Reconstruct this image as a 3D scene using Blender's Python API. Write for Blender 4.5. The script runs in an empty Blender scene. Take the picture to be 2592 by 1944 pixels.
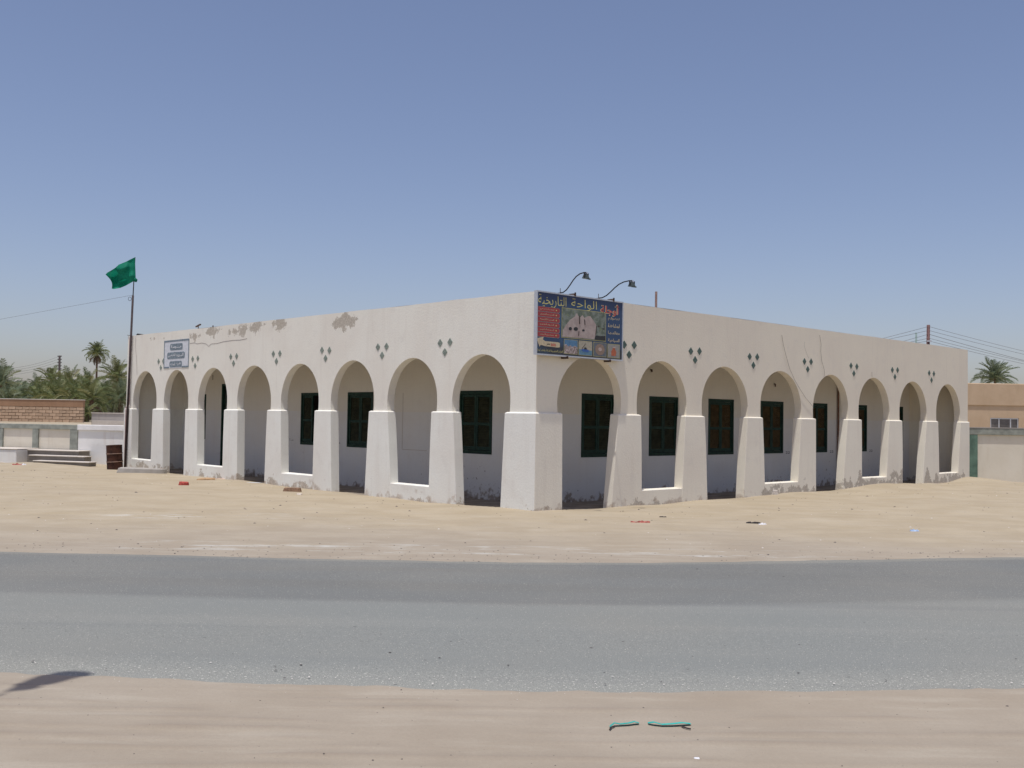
import bpy, bmesh, math, random
import numpy as np
from mathutils import Vector, Matrix
random.seed(7)
rng = np.random.default_rng(11)
sc = bpy.context.scene
COL = sc.collection

# ------------------------------------------------------------------ camera
FPX, CXP, CYP = 2614.0, 1296.0, 972.0            # focal length in pixels of the 2592 px photograph
PITCH, ROLL, EYE = math.atan(87.3/2614), 0.0159, 1.6
_R0 = np.array([1, 0, 0.]); _F = np.array([0, math.cos(PITCH), math.sin(PITCH)]); _U0 = np.array([0, -math.sin(PITCH), math.cos(PITCH)])
_r = math.cos(ROLL)*_R0 + math.sin(ROLL)*_U0
_u = -math.sin(ROLL)*_R0 + math.cos(ROLL)*_U0
CAMP = np.array([0, 0, EYE])
cam_d = bpy.data.cameras.new('camera'); cam = bpy.data.objects.new('camera', cam_d); COL.objects.link(cam)
cam.matrix_world = Matrix(((_r[0], _u[0], -_F[0], 0), (_r[1], _u[1], -_F[1], 0), (_r[2], _u[2], -_F[2], EYE), (0, 0, 0, 1)))
cam_d.sensor_width = 36; cam_d.lens = 36*FPX/2592; cam_d.clip_end = 4000; cam_d.clip_start = 0.05
sc.camera = cam

# ------------------------------------------------------------------ light
KL, KR = 0.19, 0.080
AZ = math.radians(43.65)
DL = np.array([-math.sin(AZ), math.cos(AZ), 0]); DR = np.array([math.cos(AZ), math.sin(AZ), 0])
NL = -DR; NR = -DL
sun_vec = KL*NL + KR*NR + np.array([0, 0, 1.])
sun_vec = sun_vec/np.linalg.norm(sun_vec)
elev = math.asin(sun_vec[2]); azi = math.atan2(sun_vec[0], sun_vec[1])
w = bpy.data.worlds.new('World'); sc.world = w; w.use_nodes = True
nt = w.node_tree; nt.nodes.clear()
sky = nt.nodes.new('ShaderNodeTexSky'); sky.sky_type = 'NISHITA'; sky.sun_disc = False
sky.sun_elevation = elev; sky.sun_rotation = azi % (2*math.pi)
sky.air_density = 0.9; sky.dust_density = 1.6; sky.ozone_density = 2.5; sky.altitude = 50
bg = nt.nodes.new('ShaderNodeBackground'); bg.inputs['Strength'].default_value = 0.123
wo = nt.nodes.new('ShaderNodeOutputWorld')
tint = nt.nodes.new('ShaderNodeMix'); tint.data_type = 'RGBA'; tint.blend_type = 'MULTIPLY'; tint.inputs[0].default_value = 1
tint.inputs[7].default_value = (1.125, .99, 1.0, 1)      # the camera's slightly magenta white balance, over the whole sky
nt.links.new(sky.outputs[0], tint.inputs[6]); nt.links.new(tint.outputs[2], bg.inputs[0]); nt.links.new(bg.outputs[0], wo.inputs[0])
sl = bpy.data.lights.new('sun', 'SUN'); sl.energy = 3.6; sl.angle = math.radians(0.53); sl.color = (1.0, 0.97, 0.93)
so = bpy.data.objects.new('sun', sl); COL.objects.link(so)
so.rotation_euler = Vector(sun_vec).to_track_quat('Z', 'Y').to_euler(); so.location = (0, 0, 30)
sc.view_settings.view_transform = 'Standard'; sc.view_settings.look = 'None'
sc.view_settings.gamma = 1; sc.view_settings.exposure = -0.07; sc.view_settings.use_curve_mapping = False
sc.render.engine = 'CYCLES'; sc.cycles.max_bounces = 8; sc.cycles.diffuse_bounces = 6

# ------------------------------------------------------------------ surveying helpers (2592 px photo pixels -> places)
def ray(x, y): return _F*FPX + _r*(x-CXP) - _u*(y-CYP)
def ground(x, y, z=0.0):
    d = ray(x, y); return CAMP + d*((z-EYE)/d[2])
def at(x, y, Y):
    d = ray(x, y); return CAMP + d*(Y/d[1])
CORNER = ground(1154*1.1718, 1103*1.1718, 0)
def onwall(x, y, side, off=0.0):
    d_, n = (DL, NL) if side == 'L' else (DR, NR)
    P0 = CORNER - n*off
    d = ray(x, y); t = ((P0-CAMP) @ n)/(d @ n); P = CAMP + d*t
    return float((P-P0) @ d_), float(P[2])
def world_of(b, a, z=0.0):
    P = CORNER + DR*b + DL*a; return (P[0], P[1], z)

# ------------------------------------------------------------------ object helpers
def link(o, parent=None):
    COL.objects.link(o)
    if parent is not None: o.parent = parent
    return o
def empty(name, loc=(0, 0, 0), rz=0.0, parent=None):
    o = bpy.data.objects.new(name, None); o.empty_display_size = .2
    o.location = loc; o.rotation_euler = (0, 0, rz); return link(o, parent)
def tag(o, label=None, cat=None, group=None, kind=None):
    if label: o['label'] = label
    if cat: o['category'] = cat
    if group: o['group'] = group
    if kind: o['kind'] = kind
    return o
class MB:
    def __init__(s): s.v = []; s.f = []; s.m = []
    def add(s, vs, fs, mi=0):
        b = len(s.v); s.v += [tuple(map(float, q)) for q in vs]
        s.f += [tuple(b+i for i in f) for f in fs]; s.m += [mi]*len(fs)
    def box(s, x0, x1, y0, y1, z0, z1, mi=0):
        s.add([(x0,y0,z0),(x1,y0,z0),(x1,y1,z0),(x0,y1,z0),(x0,y0,z1),(x1,y0,z1),(x1,y1,z1),(x0,y1,z1)],
              [(0,3,2,1),(4,5,6,7),(0,1,5,4),(1,2,6,5),(2,3,7,6),(3,0,4,7)], mi)
    def hexa(s, b, t, mi=0):
        s.add(list(b)+list(t), [(0,3,2,1),(4,5,6,7),(0,1,5,4),(1,2,6,5),(2,3,7,6),(3,0,4,7)], mi)
    def prism(s, poly, z0, z1, mi=0, top=None):
        n = len(poly); top = top or poly
        s.add([(p[0],p[1],z0) for p in poly]+[(p[0],p[1],z1) for p in top],
              [tuple(reversed(range(n))), tuple(range(n, 2*n))]+[(i,(i+1)%n,n+(i+1)%n,n+i) for i in range(n)], mi)
    def tube(s, pts, rad, n=8, mi=0, caps=True):
        pts = [Vector(p) for p in pts]
        if not hasattr(rad, '__len__'): rad = [rad]*len(pts)
        rings = []; prev = None
        for i, p in enumerate(pts):
            t = (pts[min(i+1, len(pts)-1)] - pts[max(i-1, 0)]).normalized()
            a = Vector((0,0,1)) if abs(t.z) < .9 else Vector((1,0,0))
            if prev is not None: a = prev
            u = t.cross(a).normalized(); v = u.cross(t).normalized(); prev = v
            rings.append([p + (u*math.cos(k*2*math.pi/n) + v*math.sin(k*2*math.pi/n))*rad[i] for k in range(n)])
        vs = [q for r_ in rings for q in r_]; fs = []
        for i in range(len(pts)-1):
            for k in range(n):
                fs.append((i*n+k, i*n+(k+1)%n, (i+1)*n+(k+1)%n, (i+1)*n+k))
        if caps: fs += [tuple(reversed(range(n))), tuple((len(pts)-1)*n+k for k in range(n))]
        s.add(vs, fs, mi)
    def build(s, name, mats, parent=None, smooth=False, mesh=True):
        me = bpy.data.meshes.new(name); me.from_pydata(s.v, [], s.f); me.update()
        bm = bmesh.new(); bm.from_mesh(me); bmesh.ops.recalc_face_normals(bm, faces=bm.faces); bm.to_mesh(me); bm.free()
        if not isinstance(mats, (list, tuple)): mats = [mats]
        for m in mats: me.materials.append(m)
        if len(mats) > 1: me.polygons.foreach_set('material_index', s.m)
        if smooth: me.polygons.foreach_set('use_smooth', [True]*len(me.polygons))
        o = bpy.data.objects.new(name, me); return link(o, parent)
def bevel(o, wdt, seg=2):
    m = o.modifiers.new('bevel', 'BEVEL'); m.width = wdt; m.segments = seg; m.limit_method = 'ANGLE'; m.angle_limit = math.radians(35); return o

# ------------------------------------------------------------------ materials
class NT:
    def __init__(s, name):
        s.mat = bpy.data.materials.new(name); s.mat.use_nodes = True; s.t = s.mat.node_tree; s.t.nodes.clear()
        s.out = s.t.nodes.new('ShaderNodeOutputMaterial'); s.bsdf = s.t.nodes.new('ShaderNodeBsdfPrincipled')
        s.t.links.new(s.bsdf.outputs[0], s.out.inputs[0]); s.tc = s.t.nodes.new('ShaderNodeTexCoord'); s.geo = s.t.nodes.new('ShaderNodeNewGeometry')
        s.bsdf.inputs['Specular IOR Level'].default_value = .25
        s.obj = s.tc.outputs['Object']; s.pos = s.geo.outputs['Position']
    def set(s, sock, val):
        if isinstance(val, bpy.types.NodeSocket): s.t.links.new(val, sock)
        elif isinstance(val, (tuple, list)) and len(val) == 3 and sock.type == 'RGBA': sock.default_value = (*val, 1)
        else: sock.default_value = val
    def math(s, op, a, b=0.0, c=None, clamp=False):
        n = s.t.nodes.new('ShaderNodeMath'); n.operation = op; n.use_clamp = clamp
        s.set(n.inputs[0], a); s.set(n.inputs[1], b)
        if c is not None: s.set(n.inputs[2], c)
        return n.outputs[0]
    def map(s, x, a, b, c=0.0, d=1.0, smooth=True):
        n = s.t.nodes.new('ShaderNodeMapRange'); n.interpolation_type = 'SMOOTHSTEP' if smooth else 'LINEAR'
        for i, q in enumerate((x, a, b, c, d)): s.set(n.inputs[i], q)
        return n.outputs[0]
    def noise(s, vec, scale, detail=3, rough=.55, stretch=None, dist=0.0):
        if stretch:
            m = s.t.nodes.new('ShaderNodeMapping'); m.inputs['Scale'].default_value = stretch; s.t.links.new(vec, m.inputs[0]); vec = m.outputs[0]
        n = s.t.nodes.new('ShaderNodeTexNoise'); n.inputs['Scale'].default_value = scale; n.inputs['Detail'].default_value = detail
        n.inputs['Roughness'].default_value = rough; n.inputs['Distortion'].default_value = dist
        s.t.links.new(vec, n.inputs['Vector']); return n.outputs[0]
    def voro(s, vec, scale, feat='F1', rand=1.0):
        n = s.t.nodes.new('ShaderNodeTexVoronoi'); n.feature = feat; n.inputs['Scale'].default_value = scale
        n.inputs['Randomness'].default_value = rand
        s.t.links.new(vec, n.inputs['Vector']); return n.outputs['Distance']
    def mix(s, f, a, b, mode='MIX'):
        n = s.t.nodes.new('ShaderNodeMix'); n.data_type = 'RGBA'; n.blend_type = mode
        s.set(n.inputs[0], f); s.set(n.inputs[6], a); s.set(n.inputs[7], b); return n.outputs[2]
    def mixf(s, f, a, b):
        return s.math('ADD', a, s.math('MULTIPLY', f, s.math('SUBTRACT', b, a)))
    def sep(s, vec):
        n = s.t.nodes.new('ShaderNodeSeparateXYZ'); s.t.links.new(vec, n.inputs[0]); return n.outputs
    def bump(s, h, strength=.3, dist=.02):
        n = s.t.nodes.new('ShaderNodeBump'); n.inputs['Strength'].default_value = strength; n.inputs['Distance'].default_value = dist
        s.t.links.new(h, n.inputs['Height']); s.t.links.new(n.outputs[0], s.bsdf.inputs['Normal'])
    def fin(s, col, rough=.85):
        s.set(s.bsdf.inputs['Base Color'], col); s.set(s.bsdf.inputs['Roughness'], rough); return s.mat

def simple(name, col, rough=.8, var=.15, scale=8.0, metal=0.0, spec=.25, bump=0.0):
    n = NT(name); a = n.noise(n.obj, scale, 4)
    lo = tuple(c*(1-var) for c in col); hi = tuple(min(1, c*(1+var)) for c in col)
    c = n.mix(n.map(a, .3, .7), lo, hi); n.bsdf.inputs['Metallic'].default_value = metal
    n.bsdf.inputs['Specular IOR Level'].default_value = spec
    if bump: n.bump(n.noise(n.obj, scale*4, 5), bump, .01)
    return n.fin(c, rough)

def profile(n, x, pts, vmax=1.0, length=18.2):
    """value along a wall given by a table of (position, value): a drawn curve, read with a Float Curve node"""
    c = n.t.nodes.new('ShaderNodeFloatCurve'); cv = c.mapping.curves[0]
    pts = sorted(pts)
    while len(cv.points) < len(pts): cv.points.new(0.5, 0.5)
    for p, (px, pv) in zip(cv.points, pts): p.location = (px/length, pv/vmax); p.handle_type = 'VECTOR'
    c.mapping.use_clip = False
    c.mapping.update(); n.set(c.inputs['Value'], n.math('DIVIDE', x, length)); return n.math('MULTIPLY', c.outputs[0], vmax)

def z2(x, y): return (300+x/3.3183, 780+y/3.3183)
def z3(x, y): return (800+x/2.765, 720+y/2.765)
def z6(x, y): return (1800+x/2.793, 850+y/2.793)
PEEL = []
for (x, y, rs, rz) in [(290,265,.10,.05),(268,248,.05,.04),(390,245,.06,.07),(348,268,.04,.06),(628,243,.19,.10),(680,238,.08,.06),(785,208,.22,.17),(770,180,.12,.06),(865,166,.10,.03),
                       (935,210,.07,.11),(980,212,.12,.12),(1045,185,.2,.16),(1030,155,.14,.06),(1110,180,.12,.05),(1160,165,.19,.16),(1195,130,.2,.06),(1295,122,.07,.06),(1355,150,.2,.2),(1375,118,.1,.08)]:
    a, z = onwall(*z2(x, y), 'L'); PEEL.append((0, a, z, rs, rz))
a, z = onwall(*z3(200, 270), 'L'); PEEL.append((0, a, z, .33, .2))
a, z = onwall(*z3(250, 240), 'L'); PEEL.append((0, a, z, .1, .16))
# base patches: (side, position along the wall, height above datum, half length, half height)
for side, s_, z_, rs, rz in [('L', .07, .0, .11, .06), ('L', 2.02, .02, .1, .07), ('L', 3.15, .0, .22, .05), ('L', 8.7, .05, .14, .17), ('L', 8.9, -.02, .14, .1),
                             ('L', 7.6, .0, .3, .06), ('L', 7.25, .03, .16, .08), ('L', 10.3, .05, .1, .16), ('L', 12.2, .12, .12, .06), ('L', 11.3, .12, .14, .06), ('L', 14.75, .05, .3, .16), ('L', 15.8, .2, .4, .05),
                             ('R', .35, .0, .25, .05), ('R', 2.75, .02, .2, .09), ('R', 3.35, .03, .15, .07), ('R', 7.75, .08, .55, .14), ('R', 8.5, .13, .2, .09), ('R', 8.9, .2, .1, .2), ('R', 9.25, .05, .12, .13),
                             ('R', 7.15, .1, .1, .12), ('R', 10.75, .1, .14, .17), ('R', 11.0, .18, .1, .12), ('R', 11.5, .25, .16, .22), ('R', 12.2, .12, .8, .11), ('R', 13.3, .25, .3, .2), ('R', 13.8, .3, .13, .17),
                             ('R', 15.3, .25, .14, .25), ('R', 15.9, .1, .2, .15), ('R', 16.8, .12, .8, .13), ('R', 17.65, .3, .08, .14)]:
    PEEL.append((0, s_, z_, rs, rz) if side == 'L' else (s_, 0, z_, rs, rz))

def drawn(blobs, ax, base, amp_of):
    """turn patches (centre, half length) into a polyline table"""
    xs_ = np.linspace(0, 18.2, 120); out = []
    for x in xs_:
        v = base
        for q_ in blobs:
            c_, r_ = q_[ax], q_[3]*1.35; t = abs(x-c_)/r_
            if t < 1.6: v = max(v, base + (amp_of(q_)-base)*max(0, 1-t**2*.6))
        out.append((float(x), float(v)))
    return out
def plaster(name, up=(.865, .845, .755), low=(.86, .865, .805), peel=True, inner=False):
    n = NT(name); x, y, z = n.sep(n.obj)
    big = n.noise(n.obj, .7, 4); med = n.noise(n.obj, 3.2, 5, .6); fine = n.noise(n.obj, 26, 5, .65)
    streak = n.noise(n.obj, 1.0, 4, .6, stretch=(7, 7, .45))
    c = n.mix(n.map(z, 1.700, 1.712), low, up)
    if not inner: c = n.mix(n.math('LESS_THAN', y, x), c, n.mix(n.map(z, 1.700, 1.712), (.865, .82, .70), (.85, .785, .645)))   # right front tinted browner: its dimmer, sand-bounced light painted into the colour
    c = n.mix(n.map(big, .35, .7, 0, .55), c, n.mix(.5, c, (.70, .62, .53)))
    c = n.mix(n.map(streak, .5, .78, 0, .16), c, (.58, .52, .45))
    c = n.mix(n.map(med, .52, .8, 0, .30), c, (.64, .60, .55))
    c = n.mix(n.map(fine, .3, .7, .0, .08), c, (.5, .46, .42))
    # small pock marks
    pk = n.voro(n.obj, 5.5); pkn = n.noise(n.obj, 2.3, 2)
    c = n.mix(n.math('MULTIPLY', n.map(pk, .045, .02), n.map(pkn, .56, .62)), c, (.30, .25, .21))
    wn = n.noise(n.obj, 5.5, 7, .68); wn2 = n.noise(n.obj, 22, 4, .6)
    edge = n.math('ADD', n.math('MULTIPLY', n.math('SUBTRACT', wn, .5), 3.2), n.math('MULTIPLY', n.math('SUBTRACT', wn2, .5), 1.0))
    hgt = fine
    if peel:
        topb = [q_ for q_ in PEEL if q_[2] > 1.5]; lb = [q_ for q_ in PEEL if q_[2] < 1.5 and q_[0] == 0]; rb_ = [q_ for q_ in PEEL if q_[2] < 1.5 and q_[1] == 0]
        isL = n.math('GREATER_THAN', y, x)
        def zc_at(s_):
            w_ = [math.exp(-((s_-q_[1])/.35)**2)+1e-6 for q_ in topb]; return sum(a_*q_[2] for a_, q_ in zip(w_, topb))/sum(w_)
        hh = profile(n, y, drawn(topb, 1, 0.0, lambda q_: q_[4]*.95+.05), .6)
        zc = n.math('ADD', profile(n, y, [(float(t_), zc_at(t_)-3.0) for t_ in np.linspace(0, 18.2, 90)], 1.0), 3.0)
        e2 = n.math('ADD', n.math('MULTIPLY', n.math('SUBTRACT', wn, .5), .62), n.math('MULTIPLY', n.math('SUBTRACT', wn2, .5), .14))
        bt = n.math('SUBTRACT', n.math('SUBTRACT', hh, n.math('ABSOLUTE', n.math('SUBTRACT', z, zc))), .055)
        bt = n.math('ADD', bt, n.math('MULTIPLY', e2, n.map(hh, .0, .1)))
        hL = profile(n, y, drawn(lb, 1, 0.0, lambda q_: q_[2]+q_[4]+.12), .8); hR = profile(n, x, drawn(rb_, 0, 0.0, lambda q_: q_[2]+q_[4]+.12), .8)
        hb = n.mixf(isL, hR, hL)
        bb = n.math('SUBTRACT', n.math('SUBTRACT', hb, z), .15); bb = n.math('ADD', bb, n.math('MULTIPLY', e2, 1.0))
        bb = n.math('SUBTRACT', bb, n.map(hb, .06, .02, 0, .4)); bb = n.math('MINIMUM', bb, n.math('SUBTRACT', n.noise(n.obj, 3.1, 6, .7), .43))
        m = n.map(n.math('MAXIMUM', n.math('MULTIPLY', bt, n.math('MULTIPLY', isL, 1.0)), bb), .0, .012)
        mort = n.mix(n.map(wn2, .35, .65), (.44, .395, .325), (.57, .525, .45))
        c = n.mix(m, c, mort)
        hgt = n.math('SUBTRACT', fine, n.math('MULTIPLY', m, 1.5))
    # grime just above the sand: speckled, its own ragged shape
    lim = n.math('ADD', n.math('MULTIPLY', n.math('SUBTRACT', wn, .5), 1.1 if not inner else 1.3), n.math('MULTIPLY', n.math('SUBTRACT', n.noise(n.obj, .9, 2), .5), .5))
    zz = n.math('SUBTRACT', z, lim)
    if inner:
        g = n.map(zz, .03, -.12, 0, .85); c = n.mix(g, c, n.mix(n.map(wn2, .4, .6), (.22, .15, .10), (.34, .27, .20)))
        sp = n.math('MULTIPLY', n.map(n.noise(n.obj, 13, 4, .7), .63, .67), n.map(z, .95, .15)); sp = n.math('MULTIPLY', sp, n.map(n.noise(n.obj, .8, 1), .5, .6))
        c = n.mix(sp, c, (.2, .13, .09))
    else:
        g = n.map(zz, .05, -.10, 0, .8); c = n.mix(g, c, n.mix(n.map(wn2, .42, .58), (.42, .34, .26), (.60, .53, .45)))
    n.bump(hgt, .35, .012)
    return n.fin(c, .92)

M = {}
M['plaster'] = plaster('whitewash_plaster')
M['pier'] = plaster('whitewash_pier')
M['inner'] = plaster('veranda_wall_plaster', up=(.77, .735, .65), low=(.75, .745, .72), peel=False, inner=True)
M['roof'] = simple('roof_screed', (.42, .38, .33), .9, .15, 2)
M['floor'] = simple('dusty_cement_floor', (.30, .255, .205), .95, .25, 3, bump=.2)
M['tile'] = simple('grey_green_tile', (.235, .275, .235), .55, .3, 30)
M['tile_dark'] = simple('dark_green_tile', (.085, .13, .11), .5, .3, 30)
M['green_paint'] = simple('dark_green_shutter_paint', (.010, .036, .025), .6, .3, 12)
M['slat'] = simple('brown_slat', (.085, .055, .022), .7, .35, 9)
M['door'] = simple('dark_door_paint', (.012, .045, .03), .6, .3, 6)
M['dark'] = simple('unlit_room_wall', (.12, .10, .09), .9, .1)
M['iron'] = simple('rusty_iron', (.10, .062, .045), .75, .4, 30)
M['dark_metal'] = simple('dark_grey_metal', (.045, .045, .05), .5, .2, 20, metal=.3)
M['alu'] = simple('aluminium_frame', (.62, .63, .65), .4, .06, 20, metal=.6)
M['white_band'] = simple('white_band_paint', (.78, .77, .75), .85, .06, 3, bump=.1)
M['grey_green'] = simple('faded_green_paint', (.285, .30, .26), .8, .2, 5, bump=.1)
M['strong_green'] = simple('green_paint_on_pier', (.12, .195, .15), .8, .25, 4, bump=.1)
M['tan_render'] = None

def render_mat(name, c0, c1, c2, sc_=1.2):
    n = NT(name); a = n.noise(n.obj, sc_, 5, .6); b = n.noise(n.obj, 9, 5, .65); st = n.noise(n.obj, 1.2, 4, .6, stretch=(4, 4, .6))
    c = n.mix(n.map(a, .3, .7), c0, c1); c = n.mix(n.map(st, .5, .8, 0, .5), c, c2); c = n.mix(n.map(b, .55, .8, 0, .4), c, c2)
    n.bump(b, .3, .01); return n.fin(c, .92)
M['tan'] = render_mat('tan_lime_render', (.53, .39, .255), (.59, .445, .30), (.45, .335, .215))
M['tan_band'] = render_mat('brown_render_band', (.33, .20, .12), (.38, .235, .145), (.28, .17, .105))
M['block'] = simple('limestone_block', (.56, .40, .27), .9, .16, 1.5, bump=.3)
M['mortar'] = simple('dark_mortar', (.20, .125, .075), .95, .2, 4)
M['cream'] = render_mat('cream_wall_paint', (.69, .635, .52), (.74, .69, .58), (.56, .49, .38))
M['offwhite'] = render_mat('offwhite_wall_paint', (.78, .775, .74), (.83, .82, .79), (.62, .55, .47))
M['greywall'] = render_mat('grey_render', (.36, .33, .30), (.42, .39, .36), (.30, .26, .22))
M['concrete'] = render_mat('weathered_concrete', (.55, .50, .44), (.62, .57, .51), (.45, .40, .34), 3)
M['step'] = render_mat('concrete_step', (.42, .385, .35), (.5, .46, .42), (.34, .29, .25), 3)
M['rust'] = None
def rustmat():
    n = NT('rusted_oil_drum'); a = n.noise(n.obj, 6, 6, .65); b = n.noise(n.obj, 30, 4)
    c = n.mix(n.map(a, .35, .65), (.032, .014, .010), (.085, .036, .022)); c = n.mix(n.map(b, .5, .75, 0, .5), c, (.14, .065, .04)); n.bump(b, .3, .006)
    return n.fin(c, .75)
M['rust'] = rustmat()

# road: lateral position across the road is stored in the UV map
def roadmat():
    n = NT('worn_asphalt'); uv = n.tc.outputs['UV']; u, v, _ = n.sep(uv)
    P = n.pos
    wob = n.noise(P, .5, 3, .5, stretch=(.25, 1, 1))
    vv = n.math('ADD', v, n.math('MULTIPLY', n.math('SUBTRACT', wob, .5), .05))
    dark = n.map(vv, .475, .53); far = n.map(vv, .955, .975)
    c = n.mix(n.math('MULTIPLY', dark, .55), (0.245, 0.257, 0.238), (0.149, 0.152, 0.146))
    c = n.mix(n.map(vv, .56, .70, 0, 1), c, n.mix(n.map(n.noise(P, 1.0, 4, .6, stretch=(.12, 1.6, 1)), .4, .65), c, (0.185, 0.187, 0.172)))
    c = n.mix(far, c, (0.257, 0.256, 0.224))
    c = n.mix(n.map(vv, .12, .0, 0, .55), c, (0.347, 0.347, 0.303))
    st = n.noise(P, 1.3, 5, .6, stretch=(.1, 1.5, 1))
    c = n.mix(n.map(st, .45, .75, 0, .4), c, n.mix(dark, (0.300, 0.304, 0.276), (0.198, 0.195, 0.173)))
    bl = n.noise(P, .35, 3, .5); c = n.mix(n.map(bl, .4, .7, 0, .3), c, (0.300, 0.286, 0.242))
    # stones in the surface
    g1 = n.voro(P, 55); g2 = n.noise(P, 140, 2, .6); g3 = n.noise(P, 38, 3, .7)
    c = n.mix(n.map(g2, .35, .65, 0, 1), n.mix(.42, c, (0.060, 0.061, 0.061)), c)
    c = n.mix(n.math('MULTIPLY', n.map(g1, .28, .12), n.map(g3, .46, .62)), c, (0.527, 0.511, 0.437))
    c = n.mix(n.math('MULTIPLY', n.map(n.noise(P, 16, 3, .7), .69, .73), .8), c, (0.055, 0.056, 0.056))
    c = n.mix(n.math('MULTIPLY', n.map(n.noise(P, 11, 4, .75, stretch=(.35, 1.7, 1)), .705, .735), .7), c, (.07, .07, .075))
    tr = n.noise(P, .8, 4, .6, stretch=(.06, 3.4, 1)); c = n.mix(n.map(tr, .55, .72, 0, .22), c, (.14, .14, .145))
    wh = n.math('MULTIPLY', n.map(n.noise(P, 46, 3, .7), .61, .66), n.map(vv, .13, .0, 0, .55))
    c = n.mix(wh, c, (0.742, 0.731, 0.630))
    n.bump(n.math('ADD', g2, g3), .5, .006)
    return n.fin(c, .88)
M['road'] = roadmat()

def sandmat():
    n = NT('desert_sand'); P = n.pos; x, y, z = n.sep(P)
    a = n.noise(P, .22, 5, .6); b = n.noise(P, 1.1, 5, .6); s = n.noise(P, 1.0, 5, .6, stretch=(.16, 1.3, 1)); f = n.noise(P, 60, 4, .7)
    near = n.map(y, 9.5, 14.5)                      # pale pinkish road dust gives way to yellower wind-blown sand
    orange = n.mix(n.map(b, .3, .7), (0.380, 0.315, 0.214), (0.432, 0.367, 0.262))
    pink = n.mix(n.map(b, .3, .7), (0.315, 0.269, 0.209), (0.357, 0.310, 0.245))
    c = n.mix(n.map(n.math('ADD', y, n.math('MULTIPLY', n.math('SUBTRACT', a, .5), 7)), 11.5, 17.0), pink, orange)
    c = n.mix(n.map(s, .42, .7, 0, .55), c, n.mix(.5, c, (0.304, 0.251, 0.183)))
    c = n.mix(n.map(n.noise(P, 3.5, 4, .6, stretch=(.3, 1.5, 1)), .5, .75, 0, .35), c, (0.448, 0.406, 0.331))
    at_ = n.t.nodes.new('ShaderNodeAttribute'); at_.attribute_name = 'lee'
    c = n.mix(n.math('MULTIPLY', at_.outputs['Fac'], .55), c, (.225, .185, .15))  # far slopes of the ridges darkened: their shade painted into the sand colour
    # white chalk dust streaks beside the road and one in front of the left bays
    chn = n.noise(P, 1.7, 7, .76, stretch=(.6, 2.4, 1))
    r1 = n.math('MULTIPLY', n.map(y, 11.9, 12.3), n.map(y, 13.3, 12.5)); r1 = n.math('MULTIPLY', r1, n.map(n.math('ABSOLUTE', n.math('SUBTRACT', x, -.4)), 5.0, 3.4))
    ry = n.math('MULTIPLY', n.map(y, 15.3, 15.8), n.map(y, 16.8, 16.2)); ry = n.math('MULTIPLY', ry, n.map(n.math('ABSOLUTE', n.math('ADD', x, 4.9)), 1.7, .9))
    m = n.math('MULTIPLY', n.math('MAXIMUM', r1, ry), n.map(chn, .50, .66, 0, .65))
    c = n.mix(m, c, (0.592, 0.605, 0.567))
    c = n.mix(n.map(f, .35, .7, 0, .30), c, n.mix(.5, c, (0.216, 0.173, 0.131)))
    c = n.mix(n.math('MULTIPLY', n.map(n.noise(P, 24, 3, .7), .70, .74), .7), c, (0.136, 0.121, 0.105))
    h = n.math('ADD', n.math('MULTIPLY', f, .25), n.math('ADD', b, n.math('MULTIPLY', n.noise(P, 7, 4, .6, stretch=(.45, 1.2, 1)), .7)))
    n.bump(h, .35, .03)
    return n.fin(c, .97)
M['sand'] = sandmat()

# ------------------------------------------------------------------ the lie of the land
FAR_E = [(-60, 10.9), (-20, 11.9), (-9, 11.85), (-5.77, 11.75), (-4.44, 11.71), (-3.38, 11.64), (-2.32, 11.58), (0.03, 11.53), (1.33, 11.66), (2.69, 11.91), (4.12, 12.23), (6.32, 12.73), (11, 13.9), (30, 19.5), (60, 29)]
NEAR_E = [(-60, 5.4), (-20, 6.5), (-9, 6.6), (-3.1, 6.37), (-2.37, 6.31), (-1.64, 6.21), (-.95, 6.19), (.03, 6.13), (.99, 6.17), (2.11, 6.26), (3.17, 6.39), (6, 6.95), (11, 8.3), (30, 13.9), (60, 23.4)]
fx, fy = np.array(FAR_E).T; nx_, ny_ = np.array(NEAR_E).T
def far_y(x): return np.interp(x, fx, fy)
def near_y(x): return np.interp(x, nx_, ny_)
BASE_L = [(0.02,-.004),(.82,-.013),(1.83,-.035),(2.04,-.049),(2.98,-.075),(3.9,-.053),(4.96,-.065),(5.92,-.05),(6.8,-.06),(8.09,-.057),(9.0,-.04),(10.01,-.025),(11.5,-.046),(13.14,-.065),(14.1,-.052),(15.2,-.06),(16.85,-.05)]
BASE_R = [(0,-.007),(.65,-.016),(.95,-.055),(1.87,-.07),(2.4,-.021),(2.94,-.056),(3.5,-.067),(4.03,-.064),(4.38,-.015),(4.67,-.006),(5.01,-.053),(6.09,-.043),(7.1,-.026),(8.49,.006),(9.33,-.026),(10.5,-.036),(11.12,.03),(12.6,.07),(13.78,.032),(14.87,-.014),(16.38,-.043),(17.23,-.016),(17.72,.113),(18.06,.13)]
ctrl = [(*world_of(-.05, a)[:2], z) for a, z in BASE_L] + [(*world_of(b, -.05)[:2], z) for b, z in BASE_R]
for a_ in np.arange(.5, 17, 1.0): ctrl.append((*world_of(-1.3, a_)[:2], -.03))
for b_ in np.arange(.5, 18, 1.0): ctrl.append((*world_of(b_, -1.3)[:2], -.02))
ctrl += [(13.9, 30.6, .03), (14.6, 30.7, -.03), (15.4, 30.8, -.1), (16.5, 30.8, -.13), (18, 30.8, -.13)]
ctrl += [(-12.2, 30.2, -.02), (-13, 30.4, .03), (-14, 30, .06), (-16, 29.6, .05)]
ctrl = np.array(ctrl)
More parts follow.
